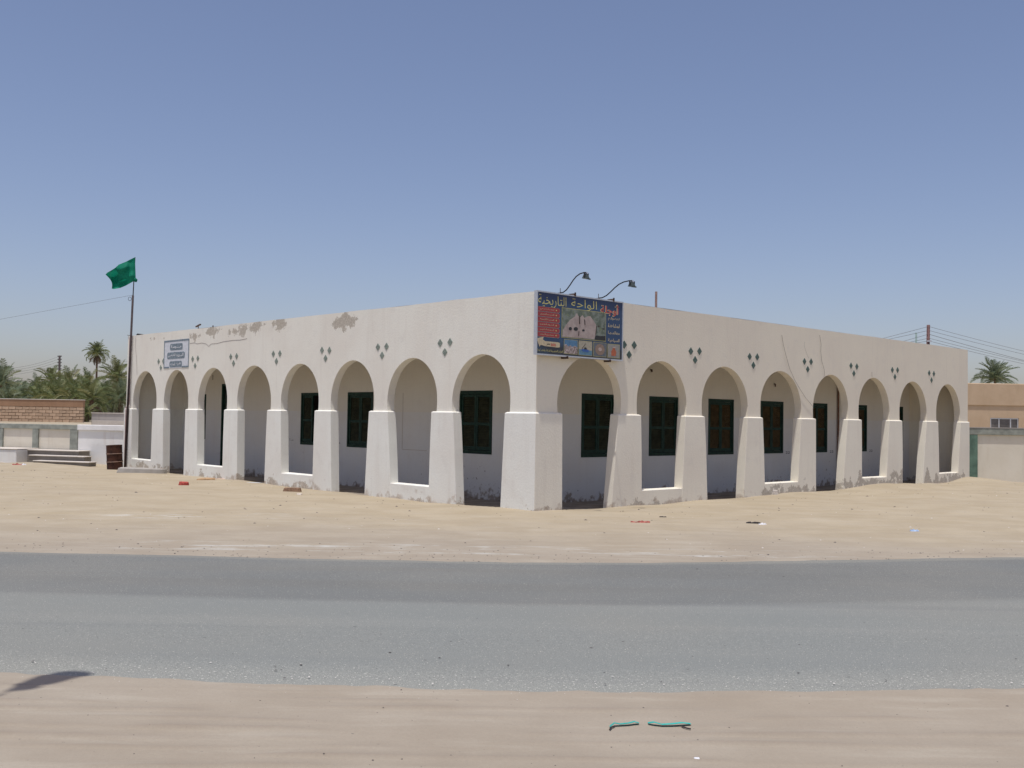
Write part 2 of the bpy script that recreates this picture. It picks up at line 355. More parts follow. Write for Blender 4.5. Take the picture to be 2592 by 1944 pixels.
def vnoise(x, y, seed=0):
    """smooth value noise, numpy"""
    xi = np.floor(x).astype(int); yi = np.floor(y).astype(int); fx_ = x-xi; fy_ = y-yi
    fx_ = fx_*fx_*(3-2*fx_); fy_ = fy_*fy_*(3-2*fy_)
    def h(i, j):
        n = (i*374761393 + j*668265263 + seed*982451653) & 0x7fffffff
        n = ((n ^ (n >> 13))*1274126177) & 0x7fffffff
        return ((n ^ (n >> 16)) & 0xffff)/65535.0
    a = h(xi, yi); b = h(xi+1, yi); c = h(xi, yi+1); d = h(xi+1, yi+1)
    return (a*(1-fx_)+b*fx_)*(1-fy_) + (c*(1-fx_)+d*fx_)*fy_ - .5
def sstep(x, a, b):
    t = np.clip((x-a)/(b-a), 0, 1); return t*t*(3-2*t)
def ridges(x, y):
    """sand ridges along the near verge: sharp near-side crest, long lee side; second value is the shade painted on the far slopes"""
    p = y/.155 + 1.5*vnoise(x*.30, y*.9, 31) + .55*vnoise(x*1.1, y*2.2, 32) + .16*vnoise(x*4.3, y*5, 34)
    i_ = np.floor(p); f_ = p-i_
    m = np.clip(.28+1.9*vnoise(x*1.0+i_*7.31, i_*3.7, 33)+1.1*vnoise(x*3.2+i_*3.1, i_*5.7, 35), 0, 1)
    pr = np.exp(-2.6*f_)*sstep(f_, 0, .10)
    return pr*m, pr*m
def land(x, y):
    x = np.asarray(x, float); y = np.asarray(y, float)
    num = np.zeros_like(x); den = np.full_like(x, .25)
    near = (y > 12) & (y < 36) & (np.abs(x) < 22)
    xs = x[near]; ys = y[near]; nu = np.zeros_like(xs); de = np.full_like(xs, .02)
    for cx, cy, cz in ctrl:
        w_ = np.exp(-((xs-cx)**2+(ys-cy)**2)/(2*.42**2)); nu += w_*cz; de += w_
    num[near] = nu; den[near] = de
    h = num/den
    # gentle mounds and wheel-worn strips
    mnd = .030*vnoise(x*.55, y*.8, 1) + .022*vnoise(x*1.4, y*2.1, 2) + .010*vnoise(x*3.3, y*4.5, 3)
    h = h + mnd*sstep(y, 12.5, 16)*(1-.75*np.clip(den-.2, 0, 1)*near)
    # wind ripples on the near verge
    rip = .024*ridges(x, y)[0] + .012*vnoise(x*.9, y*2.6, 7)
    h = h + rip*(1-sstep(y, near_y(x)-.45, near_y(x)-.05))
    # ridge lines of tyre tracks on the far verge
    h = h + .007*np.sin(y*2*math.pi/.55 + 3*vnoise(x*.25, y*.4, 12))*sstep(y, 12.2, 12.8)*(1-sstep(y, 16, 19))
    # road bed
    ins = np.minimum(y-near_y(x), far_y(x)-y)
    edge = .07*vnoise(x*2.5, y*2, 20) + .05*vnoise(x*9, y*6, 21)
    h = h + .010 - .045*sstep(ins+edge, -.10, .22)
    # inside the building the ground drops under the floor slab
    a = (x-CORNER[0])*DL[0] + (y-CORNER[1])*DL[1]; b = (x-CORNER[0])*DR[0] + (y-CORNER[1])*DR[1]
    inn = np.minimum(np.minimum(a, b), np.minimum(17.0-a, 18.0-b))
    h = np.where(inn > 0, h*(1-sstep(inn, .0, .3)) - .32*sstep(inn, .0, .34), h)
    # raised oasis ground behind the left boundary wall
    back = sstep(y + .37*(x+11.4) - 31.6, .1, 7)*(1-sstep(x, -12.5, -9.5))
    h = h + .95*back*(1-sstep(inn, -.5, 0))
    h = np.where(y > 60, np.maximum(h, .9*sstep(y, 60, 80)), h)
    return h
def land1(x, y): return float(land(np.array([x]), np.array([y]))[0])
def axis(segs):
    out = []
    for a, b, st in segs: out += list(np.arange(a, b-1e-6, st))
    out.append(segs[-1][1]); return np.array(out)
gx = axis([(-1500,-200,260),(-200,-60,20),(-60,-20,4),(-20,-14,.5),(-14,-3.6,.12),(-3.6,3.8,.06),(3.8,15,.12),(15,20,.4),(20,60,4),(60,200,20),(200,1500,260)])
gy = axis([(-300,-40,52),(-40,0,4),(0,4.2,.35),(4.2,6.6,.018),(6.6,11.2,.3),(11.2,13.2,.06),(13.2,18,.10),(18,32,.12),(32,60,1),(60,200,10),(200,1700,250)])
GX, GY = np.meshgrid(gx, gy); GZ = land(GX.ravel(), GY.ravel())
me = bpy.data.meshes.new('sand_ground')
nxv, nyv = len(gx), len(gy)
V = np.stack([GX.ravel(), GY.ravel(), GZ], 1)
idx = np.arange(nxv*nyv).reshape(nyv, nxv)
Q = np.stack([idx[:-1,:-1], idx[:-1,1:], idx[1:,1:], idx[1:,:-1]], -1).reshape(-1, 4)
me.vertices.add(len(V)); me.vertices.foreach_set('co', V.ravel())
me.loops.add(Q.size); me.loops.foreach_set('vertex_index', Q.ravel()); me.polygons.add(len(Q))
me.polygons.foreach_set('loop_start', np.arange(0, Q.size, 4)); me.update(calc_edges=True)
me.polygons.foreach_set('use_smooth', [True]*len(Q)); me.materials.append(M['sand'])
lee = ridges(V[:,0], V[:,1])[1]*(1-sstep(V[:,1], near_y(V[:,0])-.45, near_y(V[:,0])-.05))*(V[:,1] > 3)  # mask of the painted ridge shade, faded out before the road
me.attributes.new('lee', 'FLOAT', 'POINT').data.foreach_set('value', lee.astype(np.float32))
tag(link(bpy.data.objects.new('sand_ground', me)), 'pale tan sandy ground with ripples, chalk dust and tyre wear', kind='structure')

# road sheet
rx = axis([(-60,-10,2),(-10,12,.25),(12,60,2)]); NV = 12
mb = MB(); uvs = []
for i, x in enumerate(rx):
    for j in range(NV+1):
        t = -.06 + 1.12*j/NV
        y = near_y(x)*(1-t) + far_y(x)*t
        mb.v.append((x, y, .0 + .03*(1-(2*t-1)**2)*.5)); uvs.append((x*.1, t))
for i in range(len(rx)-1):
    for j in range(NV):
        k = i*(NV+1)+j; mb.f.append((k, k+NV+1, k+NV+2, k+1)); mb.m.append(0)
road = mb.build('asphalt_road', M['road'], smooth=True)
ul = road.data.uv_layers.new(name='UVMap')
for lp in road.data.loops: ul.data[lp.index].uv = uvs[lp.vertex_index]
tag(road, 'grey worn asphalt road, darker along its far lane', kind='structure')

# ------------------------------------------------------------------ the arcaded building
# building axes: local x runs along the right facade, local y along the left facade, origin at the front corner
B = empty('arcade_building', (CORNER[0], CORNER[1], 0), AZ)
tag(B, 'long single-storey whitewashed building with two arcaded fronts meeting at a corner', 'building')
TOP, LEDGE, APEX, TH = 3.845, 1.712, 2.79, .178
LEN_L, LEN_R = 17.06, 18.06
AL = [(0.66,2.25,1.40),(2.72,4.30,3.50),(4.78,6.36,5.56),(6.86,8.43,7.65),(8.90,10.49,9.74),(11.02,12.56,11.77),(13.13,14.57,13.85),(15.05,16.58,15.80)]
AR = [(0.55,2.28,1.45),(2.77,4.34,3.50),(4.88,6.55,5.66),(7.06,8.76,7.84),(9.30,10.96,10.14),(11.50,13.14,12.26),(13.72,15.33,14.46),(15.95,17.52,16.67)]
OPEN_L = [1,0,1,0,1,0,1,0]; OPEN_R = [1,0,1,0,1,0,1,0]
SILL = .262
def mp(side, s, o, z): return (o, s, z) if side == 'L' else (s, o, z)
HW = .20                                     # height fraction of the widest point (slight horseshoe)
def arch_pts(s0, s1, ap, N=22):
    """arch curve from left springing over the apex to the right springing"""
    H = APEX-LEDGE + random.uniform(-.012, .012); c = (s0+s1)/2; hw = (s1-s0)/2*1.015
    pts = []
    for k in range(5):
        h = HW*k/5; w_ = hw*math.sqrt(1-((HW-h)/.82)**2*.55); pts.append((c-w_, LEDGE+h*H))
    M_ = []
    for k in range(N+1):
        t = -1+2*k/N; ss = math.copysign(abs(math.sin(t*math.pi/2)), t)
        e = (1-abs(ss)**2.0)**.5
        e = e*(1-.035*(1-abs(ss))**2*0) + .006*max(0, 1-abs(ss)*3)   # faint point at the crown
        cc = c + (ap-c)*.6*e
        M_.append((cc+ss*hw, LEDGE+H*(HW+(1-HW)*e/1.006)))
    R_ = [(2*c-p[0], p[1]) for p in reversed(pts)]
    return pts + M_ + R_
def arc_wall(side, arches, length, s_start):
    mb = MB(); prev = s_start; zt = TOP
    curves = [arch_pts(*a) for a in arches]
    for o in (0.0, TH):
        pv = s_start
        for i, cv in enumerate(curves):
            # between previous curve's right edge and this curve's left edge
            left = [(s_start, p[1]) for p in reversed(cv[:6])] if i == 0 else curves[i-1][-6:]
            right = list(reversed(cv[:6]))
            lp = [(q[0], q[1]) for q in left]; rp = right
            for k in range(5):
                mb.add([mp(side,lp[k][0],o,lp[k][1]), mp(side,rp[k][0],o,rp[k][1]), mp(side,rp[k+1][0],o,rp[k+1][1]), mp(side,lp[k+1][0],o,lp[k+1][1])], [(0,1,2,3)])
            zw_l, zw_r = lp[0][1], rp[0][1]
            mb.add([mp(side,lp[0][0],o,zw_l), mp(side,rp[0][0],o,zw_r), mp(side,rp[0][0],o,zt), mp(side,lp[0][0],o,zt)], [(0,1,2,3)])
            core = cv[5:-5]
            for k in range(len(core)-1):
                (sa,za),(sb,zb) = core[k], core[k+1]
                mb.add([mp(side,sa,o,za), mp(side,sb,o,zb), mp(side,sb,o,zt), mp(side,sa,o,zt)], [(0,1,2,3)])
        last = curves[-1]; lp = last[-6:]
        for k in range(5):
            mb.add([mp(side,lp[k][0],o,lp[k][1]), mp(side,length,o,lp[k][1]), mp(side,length,o,lp[k+1][1]), mp(side,lp[k+1][0],o,lp[k+1][1])], [(0,1,2,3)])
        mb.add([mp(side,lp[0][0],o,lp[0][1]), mp(side,length,o,lp[0][1]), mp(side,length,o,zt), mp(side,lp[0][0],o,zt)], [(0,1,2,3)])
    for cv in curves:                                         # intrados
        for k in range(len(cv)-1):
            mb.add([mp(side,cv[k][0],0,cv[k][1]), mp(side,cv[k+1][0],0,cv[k+1][1]), mp(side,cv[k+1][0],TH,cv[k+1][1]), mp(side,cv[k][0],TH,cv[k][1])], [(0,1,2,3)])
    mb.add([mp(side,s_start,0,zt), mp(side,length,0,zt), mp(side,length,TH,zt), mp(side,s_start,TH,zt)], [(0,1,2,3)])
    for s_ in (s_start, length):
        mb.add([mp(side,s_,0,LEDGE), mp(side,s_,TH,LEDGE), mp(side,s_,TH,zt), mp(side,s_,0,zt)], [(0,1,2,3)])
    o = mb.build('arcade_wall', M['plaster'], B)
    # weld, then waver the parapet top a little: hand-laid
    bm = bmesh.new(); bm.from_mesh(o.data); bmesh.ops.remove_doubles(bm, verts=bm.verts, dist=.0005); bmesh.ops.recalc_face_normals(bm, faces=bm.faces)
    for v in bm.verts:
        s_ = v.co.y if side == 'L' else v.co.x
        if v.co.z > TOP-.01 and .3 < s_ < length-.2: v.co.z += .012*float(vnoise(np.array([s_*.9]), np.array([3.0+(side=='R')]))[0]) + .008*float(vnoise(np.array([s_*3.]), np.array([9.0]))[0])
    bm.to_mesh(o.data); bm.free()
    return o
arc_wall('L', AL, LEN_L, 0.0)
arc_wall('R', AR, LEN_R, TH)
# tapered piers, proud of the wall, with a weathered sloping shoulder
PR, INT, TAP = .045, .075, .085
INS = {'L': (.095, .070), 'R': (.066, .064)}      # how far a shoulder reaches into the opening at its near / far jamb
# surveyed jambs below the shoulder: (top, bottom) of the near and far jamb of every opening
JL0 = [(.745,.825),(2.835,2.87),(4.885,4.985),(6.945,6.97),(8.985,9.04),(11.075,11.09),(13.2,13.2),(15.185,15.22)]
JL1 = [(2.175,2.045),(4.245,4.08),(6.305,6.215),(8.375,8.28),(10.395,10.345),(12.51,12.45),(14.52,14.455),(16.55,16.50)]
JR0 = [(.635,.66),(2.845,2.895),(4.925,5.035),(7.095,7.20),(9.355,9.38),(11.575,11.60),(13.795,13.82),(15.975,16.06)]
JR1 = [(2.175,2.005),(4.255,4.17),(6.495,6.37),(8.695,8.57),(10.86,10.66),(13.06,12.90),(15.24,15.02),(17.46,17.28)]
PB = TH-.012                                        # piers stop just short of the wall's inner face
def pier(side, t0, t1, end=False):
    """t0, t1: (top, bottom) positions of the two splayed edges"""
    mb = MB(); zb = -.35; ex = lambda t: t[1]+(t[1]-t[0])*.2
    mid = 1.0; vs = []
    rows = [(zb, ex(t0), ex(t1), -PR, PB), (mid, t0[0]+(t0[1]-t0[0])*.45, t1[0]+(t1[1]-t1[0])*.45, -PR-.003, PB), (LEDGE-.014, t0[0], t1[0], -PR, PB), (LEDGE+.004, t0[0]+.028, t1[0]-(.028 if not end else 0), -.012, PB)]
    for k, (z, a, b, of, oi) in enumerate(rows):
        jj = [random.uniform(-.005, .005) for _ in range(2)] if k < 3 else (0, 0)
        vs += [mp(side,a+jj[0],of,z), mp(side,b+jj[1],of,z), mp(side,b+jj[1],oi,z), mp(side,a+jj[0],oi,z)]
    fs = [(0,3,2,1)]
    for k in range(3):
        for q in range(4): fs.append((k*4+q, k*4+(q+1)%4, k*4+4+(q+1)%4, k*4+4+q))
    fs.append((12,13,14,15)); mb.add(vs, fs)
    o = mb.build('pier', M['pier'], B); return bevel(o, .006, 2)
for side, J0, J1, ln in (('L', JL0, JL1, LEN_L), ('R', JR0, JR1, LEN_R)):
    for i in range(7): pier(side, J1[i], J0[i+1])
    pier(side, J1[7], (ln+.02, ln+.02), end=True)
# corner pier (one L-shaped mass)
eL, eR = JL0[0][0], JR0[0][0]
def Lpoly(f, eL, eR, inn): return [(f,f),(eR,f),(eR,inn),(inn,inn),(inn,eL),(f,eL)]
mb = MB(); tp = .095
p0 = Lpoly(-PR, eL+tp, eR+.03, PB); p1 = Lpoly(-PR, eL, eR, PB); p2 = Lpoly(-.012, eL-.03, eR-.03, PB)
n6 = 6; vs = [(x,y,-.35) for x,y in p0]+[(x,y,LEDGE-.016) for x,y in p1]+[(x,y,LEDGE+.004) for x,y in p2]
fs = [tuple(reversed(range(6)))]
for k in range(2):
    for q in range(6): fs.append((k*6+q, k*6+(q+1)%6, k*6+6+(q+1)%6, k*6+6+q))
fs.append(tuple(range(12, 18))); mb.add(vs, fs)
tag(bevel(mb.build('corner_pier', M['pier'], B), .006, 2), 'broad corner pier, white, its right face tinted buff to paint in sand-bounced shade')
# low sill walls closing every other bay
for side, A, OP in (('L', AL, OPEN_L), ('R', AR, OPEN_R)):
    for i in range(8):
        if OP[i]: continue
        J0, J1 = (JL0, JL1) if side == 'L' else (JR0, JR1); a, b = J0[i][0]-.01, J1[i][0]+.01; mb = MB()
        lo, hi = -PR+.004, PB-.004; z1 = SILL+random.uniform(-.012,.012)
        mb.add([mp(side,a,lo,-.35), mp(side,b,lo,-.35), mp(side,b,hi,-.35), mp(side,a,hi,-.35),
                mp(side,a,lo,z1-.014), mp(side,b,lo,z1-.014+random.uniform(-.006,.006)), mp(side,b,hi,z1-.002), mp(side,a,hi,z1-.002)],
               [(0,3,2,1),(4,5,6,7),(0,1,5,4),(1,2,6,5),(2,3,7,6),(3,0,4,7)])
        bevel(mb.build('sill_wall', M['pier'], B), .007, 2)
# veranda back walls with window and door holes
BO = 1.70
WIN_R = [3.56, 5.78, 8.0, 10.23, 12.45, 14.68, 16.93]
WIN_L = [3.49, 7.66, 9.75, 15.95]
DOOR = (13.32, 14.49, .04, 2.46)
WW, WZ0, WZ1 = 1.04, .815, 2.145
def holed(side, s0, s1, z0, z1, holes, o0, o1, name, mat):
    ss = sorted({s0, s1, *[h[0] for h in holes], *[h[1] for h in holes]}); zs = sorted({z0, z1, *[h[2] for h in holes], *[h[3] for h in holes]})
    inh = lambda s, z: any(h[0] < s < h[1] and h[2] < z < h[3] for h in holes)
    mb = MB()
    for i in range(len(ss)-1):
        for j in range(len(zs)-1):
            if inh((ss[i]+ss[i+1])/2, (zs[j]+zs[j+1])/2): continue
            for o in (o0, o1):
                mb.add([mp(side,ss[i],o,zs[j]), mp(side,ss[i+1],o,zs[j]), mp(side,ss[i+1],o,zs[j+1]), mp(side,ss[i],o,zs[j+1])], [(0,1,2,3)])
    for a, b, c, d in holes:
        for (sa,za,sb,zb) in ((a,c,b,c),(b,c,b,d),(b,d,a,d),(a,d,a,c)):
            mb.add([mp(side,sa,o0,za), mp(side,sb,o0,zb), mp(side,sb,o1,zb), mp(side,sa,o1,za)], [(0,1,2,3)])
    for (sa,za,sb,zb) in ((s0,z0,s1,z0),(s0,z1,s1,z1),(s0,z0,s0,z1),(s1,z0,s1,z1)):
        mb.add([mp(side,sa,o0,za), mp(side,sb,o0,zb), mp(side,sb,o1,zb), mp(side,sa,o1,za)], [(0,1,2,3)])
    o = mb.build(name, mat, B)
    bm = bmesh.new(); bm.from_mesh(o.data); bmesh.ops.remove_doubles(bm, verts=bm.verts, dist=.0005); bmesh.ops.recalc_face_normals(bm, faces=bm.faces); bm.to_mesh(o.data); bm.free()
    return o
CEIL = 3.30
hl = [(c-WW/2, c+WW/2, WZ0+.03, WZ1+.03) for c in WIN_L] + [DOOR]
hr = [(c-WW/2, c+WW/2, WZ0, WZ1) for c in WIN_R]
holed('L', BO, LEN_L-TH, -.3, CEIL, hl, BO, BO+.25, 'veranda_wall', M['inner'])
holed('R', BO+.25, LEN_R-TH, -.3, CEIL, hr, BO, BO+.25, 'veranda_wall', M['inner'])
M['slat_dark'] = simple('dark_olive_slat', (.040, .042, .022), .7, .35, 9)
def window(side, c, z0, z1, missing=None, sag=0):
    a, b = c-WW/2, c+WW/2; o0, o1 = BO-.012, BO+.07; fw = .05
    mb = MB()
    def bx(s0, s1, za, zb, p, q, mi=0):
        P = mp(side, s0, p, za); Q = mp(side, s1, q, zb); mb.box(min(P[0],Q[0]), max(P[0],Q[0]), min(P[1],Q[1]), max(P[1],Q[1]), za, zb, mi)
    g = .003
    bx(a+g, a+fw, z0+g, z1-g, o0, o1); bx(b-fw, b-g, z0+g, z1-g, o0, o1); bx(a+fw, b-fw, z1-fw-.02, z1-g, o0+.002, o1); bx(a+fw, b-fw, z0+g, z0+fw+.02, o0+.002, o1)
    fr = mb.build('window', M['green_paint'], B)
    ia, ib, iz0, iz1 = a+fw, b-fw, z0+fw+.02, z1-fw-.02; mid = (ia+ib)/2
    for k, (p, q) in enumerate(((ia, mid), (mid, ib))):
        if missing == k:                        # this leaf stands open into the room
            mb = MB(); pp = q if k else p
            P = mp(side, pp-.018, BO+.08, iz0); Q = mp(side, pp+.018, BO+.5, iz1); mb.box(min(P[0],Q[0]), max(P[0],Q[0]), min(P[1],Q[1]), max(P[1],Q[1]), iz0, iz1)
            mb.build('shutter', M['green_paint'], fr); continue
        mb = MB(); r_ = .05; zm = iz0+(iz1-iz0)*.47; p += .004; q -= .004; o = BO+.012; oo = BO+.052
        for (s0, s1, za, zb) in ((p, p+r_, iz0+.004, iz1-.004), (q-r_, q, iz0+.004, iz1-.004), (p+r_, q-r_, iz1-.065, iz1-.006), (p+r_, q-r_, iz0+.006, iz0+.085), (p+r_, q-r_, zm-.03, zm+.03)):
            P = mp(side, s0, o, za); Q = mp(side, s1, oo, zb); mb.box(min(P[0],Q[0]), max(P[0],Q[0]), min(P[1],Q[1]), max(P[1],Q[1]), za, zb)
        mb.build('shutter', M['green_paint'], fr)
        mb = MB()
        for (za, zb) in ((iz0+.085, zm-.03), (zm+.03, iz1-.065)):
            nz = int((zb-za)/.034)
            for i in range(nz):
                z = za+(i+.5)*(zb-za)/nz
                mb.add([mp(side,p+r_,o+.006,z-.016), mp(side,q-r_,o+.006,z-.016), mp(side,q-r_,o+.030,z+.016), mp(side,p+r_,o+.030,z+.016),
                        mp(side,p+r_,o+.012,z-.019), mp(side,q-r_,o+.012,z-.019), mp(side,q-r_,o+.036,z+.013), mp(side,p+r_,o+.036,z+.013)],
                       [(0,1,2,3),(7,6,5,4),(0,4,5,1),(3,2,6,7)])
        tag(mb.build('slats', M['slat'] if side == 'R' and c > 7 else M['slat_dark'], fr), kind='stuff')
    return fr
for c in WIN_R: window('R', c, WZ0, WZ1)
for c in WIN_L: window('L', c, WZ0+.03, WZ1+.03, missing=0 if abs(c-9.75) < .01 else None)
# door ajar in the left veranda
mb = MB(); mb.box(BO-.01, BO+.08, DOOR[0]+.003, DOOR[0]+.06, DOOR[2], DOOR[3]); mb.box(BO-.01, BO+.08, DOOR[1]-.06, DOOR[1]-.003, DOOR[2], DOOR[3]); mb.box(BO-.008, BO+.08, DOOR[0]+.06, DOOR[1]-.06, DOOR[3]-.06, DOOR[3]-.003)
dfr = mb.build('door', M['door'], B)
mb = MB(); mb.box(BO+.09, BO+.95, DOOR[1]-.11, DOOR[1]-.07, .05, 2.38)
for zc in (.45, 1.2, 1.95): mb.box(BO+.2, BO+.84, DOOR[1]-.118, DOOR[1]-.112, zc-.28, zc+.28)
mb.build('door_leaf', M['door'], dfr)
# outline of a window bricked up and plastered over, third bay of the left veranda wall
mb = MB()
for (s0, s1, za, zb) in ((5.98, 6.0, .86, 2.14), (5.1, 5.98, .85, .865)): mb.box(BO-.004, BO-.0005, s0, s1, za, zb)
mb.build('plaster_seam', M['concrete'], B)
# floors, ceiling / roof slab, end and rear walls
mb = MB(); mb.prism([(TH-.1,TH-.1),(LEN_R-.1,TH-.1),(LEN_R-.1,BO+.1),(BO+.1,BO+.1),(BO+.1,LEN_L-.1),(TH-.1,LEN_L-.1)], -.28, -.095)
mb.build('veranda_floor', M['floor'], B)
mb = MB(); mb.box(TH+.002, LEN_R-TH-.002, TH+.002, LEN_L-TH-.002, CEIL+.003, CEIL+.18); mb.build('roof', M['roof'], B)
mb = MB(); mb.box(TH+.002, LEN_R, LEN_L-TH, LEN_L, -.3, TOP-.004); bevel(mb.build('end_wall', M['plaster'], B), .012)
mb = MB(); mb.box(LEN_R-TH, LEN_R, TH+.002, LEN_L-TH-.002, -.3, TOP-.006); bevel(mb.build('end_wall', M['plaster'], B), .012)
mb = MB(); mb.box(BO+.25, LEN_R-TH-.01, 4.9, 5.05, -.2, CEIL); mb.box(4.9, 5.05, 5.06, LEN_L-TH-.01, -.2, CEIL); mb.box(BO+.25, LEN_R-.3, BO+.25, LEN_L-.3, -.25, -.12)
mb.build('inner_partition', M['dark'], B)

# green rhombus tiles set in the plaster, three over every pier
def tri(side, s, mat, k, skip=()):
    for q, (ds, z) in enumerate(((-.148, 3.048), (.148, 3.048), (.0, 2.866))):
        mb = MB(); j = random.uniform(-.008, .008); hz = .080; hs = .075 if side == 'L' else .078; z += j
        pl_ = [(s+ds-hs, z), (s+ds, z-hz), (s+ds+hs, z), (s+ds, z+hz)]
        mb.add([mp(side, p[0], -.008, p[1]) for p in pl_]+[mp(side, p[0], .01, p[1]) for p in pl_], [(0,1,2,3),(7,6,5,4),(0,4,5,1),(1,5,6,2),(2,6,7,3),(3,7,4,0)])
        mb.build('rhombus_tile', mat, B)
for s_ in (2.50, 4.52, 6.61, 8.68, 10.725, 12.78, 14.82): tri('L', s_, M['tile'], 0)
for s_ in (2.51, 4.62, 6.76, 9.04, 11.24, 13.44, 15.63): tri('R', s_, M['tile_dark'], 0)

# ------------------------------------------------------------------ Arabic lettering (letter forms joined by hand table)
AF = {'ا':(0xFE8D,0xFE8E,0,0),'أ':(0xFE83,0xFE84,0,0),'ب':(0xFE8F,0xFE90,0xFE91,0xFE92),'ة':(0xFE93,0xFE94,0,0),'ت':(0xFE95,0xFE96,0xFE97,0xFE98),
      'ج':(0xFE9D,0xFE9E,0xFE9F,0xFEA0),'ح':(0xFEA1,0xFEA2,0xFEA3,0xFEA4),'خ':(0xFEA5,0xFEA6,0xFEA7,0xFEA8),'د':(0xFEA9,0xFEAA,0,0),'ر':(0xFEAD,0xFEAE,0,0),
      'س':(0xFEB1,0xFEB2,0xFEB3,0xFEB4),'ش':(0xFEB5,0xFEB6,0xFEB7,0xFEB8),'ع':(0xFEC9,0xFECA,0xFECB,0xFECC),'ف':(0xFED1,0xFED2,0xFED3,0xFED4),'ق':(0xFED5,0xFED6,0xFED7,0xFED8),
      'ك':(0xFED9,0xFEDA,0xFEDB,0xFEDC),'ل':(0xFEDD,0xFEDE,0xFEDF,0xFEE0),'م':(0xFEE1,0xFEE2,0xFEE3,0xFEE4),'ن':(0xFEE5,0xFEE6,0xFEE7,0xFEE8),'ه':(0xFEE9,0xFEEA,0xFEEB,0xFEEC),
      'و':(0xFEED,0xFEEE,0,0),'ي':(0xFEF1,0xFEF2,0xFEF3,0xFEF4),'ئ':(0xFE89,0xFE8A,0xFE8B,0xFE8C),'ـ':(0x640,0x640,0x640,0x640)}
def arab(s):
    out = []
    for w_ in s.split(' '):
        r_ = []
        for i, ch in enumerate(w_):
            if ch not in AF: r_.append(ch); continue
            prev = i > 0 and w_[i-1] in AF and AF[w_[i-1]][2] != 0
            nxt = i < len(w_)-1 and w_[i+1] in AF and AF[ch][2] != 0
            r_.append(chr(AF[ch][3] if prev and nxt else AF[ch][1] if prev else AF[ch][2] if nxt else AF[ch][0]))
        out.append(''.join(reversed(r_)))
    return ' '.join(reversed(out))
def lettering(name, text, side, s0, s1, z0, z1, off, mat, parent, fat=0.0, shear=0.0):
    """flat raised letters filling the box s0..s1, z0..z1 of a wall plane; reads left to right as seen from outside"""
    c = bpy.data.curves.new('tmp', 'FONT'); c.body = text; c.offset = fat; c.resolution_u = 2
    o = bpy.data.objects.new('tmp', c); COL.objects.link(o); bpy.context.view_layer.update()
    me_ = bpy.data.meshes.new_from_object(o.evaluated_get(bpy.context.evaluated_depsgraph_get())); bpy.data.objects.remove(o); bpy.data.curves.remove(c)
    co = np.empty(len(me_.vertices)*3); me_.vertices.foreach_get('co', co); co = co.reshape(-1, 3)
    mn, mx = co.min(0), co.max(0); u_ = (co[:,0]-mn[0])/(mx[0]-mn[0]); v_ = (co[:,1]-mn[1])/(mx[1]-mn[1])
    z = z0+v_*(z1-z0)
    if side == 'R': s = s0+u_*(s1-s0); P = np.stack([s, np.full_like(s, off), z], 1)
    else: s = s1-u_*(s1-s0); P = np.stack([np.full_like(s, off), s, z], 1)
    me_.vertices.foreach_set('co', P.ravel()); me_.materials.clear(); me_.materials.append(mat); me_.update(); me_.name = name
    return link(bpy.data.objects.new(name, me_), parent)
def flatpoly(name, pts, side, off, mat, parent, th=.0015):
    mb = MB(); n = len(pts)
    mb.add([mp(side, p[0], off, p[1]) for p in pts]+[mp(side, p[0], off+th, p[1]) for p in pts], [tuple(range(n)), tuple(reversed(range(n, 2*n)))]+[(i,(i+1)%n,n+(i+1)%n,n+i) for i in range(n)])
    return mb.build(name, mat, parent)
def rrect(s0, s1, z0, z1, r_, left=True, right=True, n=6):
    pts = []
    for cx, cz, a0, on in ((s1-r_, z0+r_, -90, right), (s1-r_, z1-r_, 0, right), (s0+r_, z1-r_, 90, left), (s0+r_, z0+r_, 180, left)):
        if on: pts += [(cx+r_*math.cos(math.radians(a0+90*k/n)), cz+r_*math.sin(math.radians(a0+90*k/n))) for k in range(n+1)]
        else: pts.append((s1 if cx > (s0+s1)/2 else s0, z0 if cz < (z0+z1)/2 else z1))
    return pts

# painted plaque on the left facade
pc = lambda nm, c, r_=.7, v=.08: simple(nm, c, r_, v, 14)
M['plq_white'] = pc('plaque_white', (.66, .69, .73)); M['plq_grey'] = pc('plaque_blue_grey', (.20, .25, .29), .7, .2); M['plq_letters'] = pc('plaque_letters', (.80, .82, .84))
pq = flatpoly('painted_plaque', [(13.14,2.83),(14.64,2.83),(14.64,3.60),(13.14,3.60)], 'L', -.006, M['plq_white'], B, .005)
for (s0, s1, za, zb) in ((13.14,14.64,3.555,3.603),(13.14,13.185,2.83,3.555),(14.60,14.64,2.83,3.555),(13.185,13.55,2.83,2.875),(14.30,14.60,2.83,2.875)):
    flatpoly('plaque_border', [(s0,za),(s1,za),(s1,zb),(s0,zb)], 'L', -.0095, M['plq_grey'], pq, .003)
for (s0, s1, za, zb, tx) in ((13.52,14.27,3.32,3.50,'مـــــؤسـة'.replace('ؤ','و')),(13.38,14.43,3.085,3.266,'الـبـريـد الـشـعـبـي'),(13.54,14.28,2.856,3.02,'فـرع أوجـلـة')):
    flatpoly('plaque_cartouche', rrect(s0, s1, za, zb, .06), 'L', -.0095, M['plq_grey'], pq, .003)
    ws = tx.split(' '); wl_ = (s1-s0-.14)/len(ws)
    for wi, w1 in enumerate(ws): lettering('plaque_lettering', arab(w1), 'L', s0+.07+wi*wl_+(.03 if wi else 0), s0+.07+(wi+1)*wl_-(.03 if wi < len(ws)-1 else 0), za+.04, zb-.035, -.0135, M['plq_letters'], pq, .02)
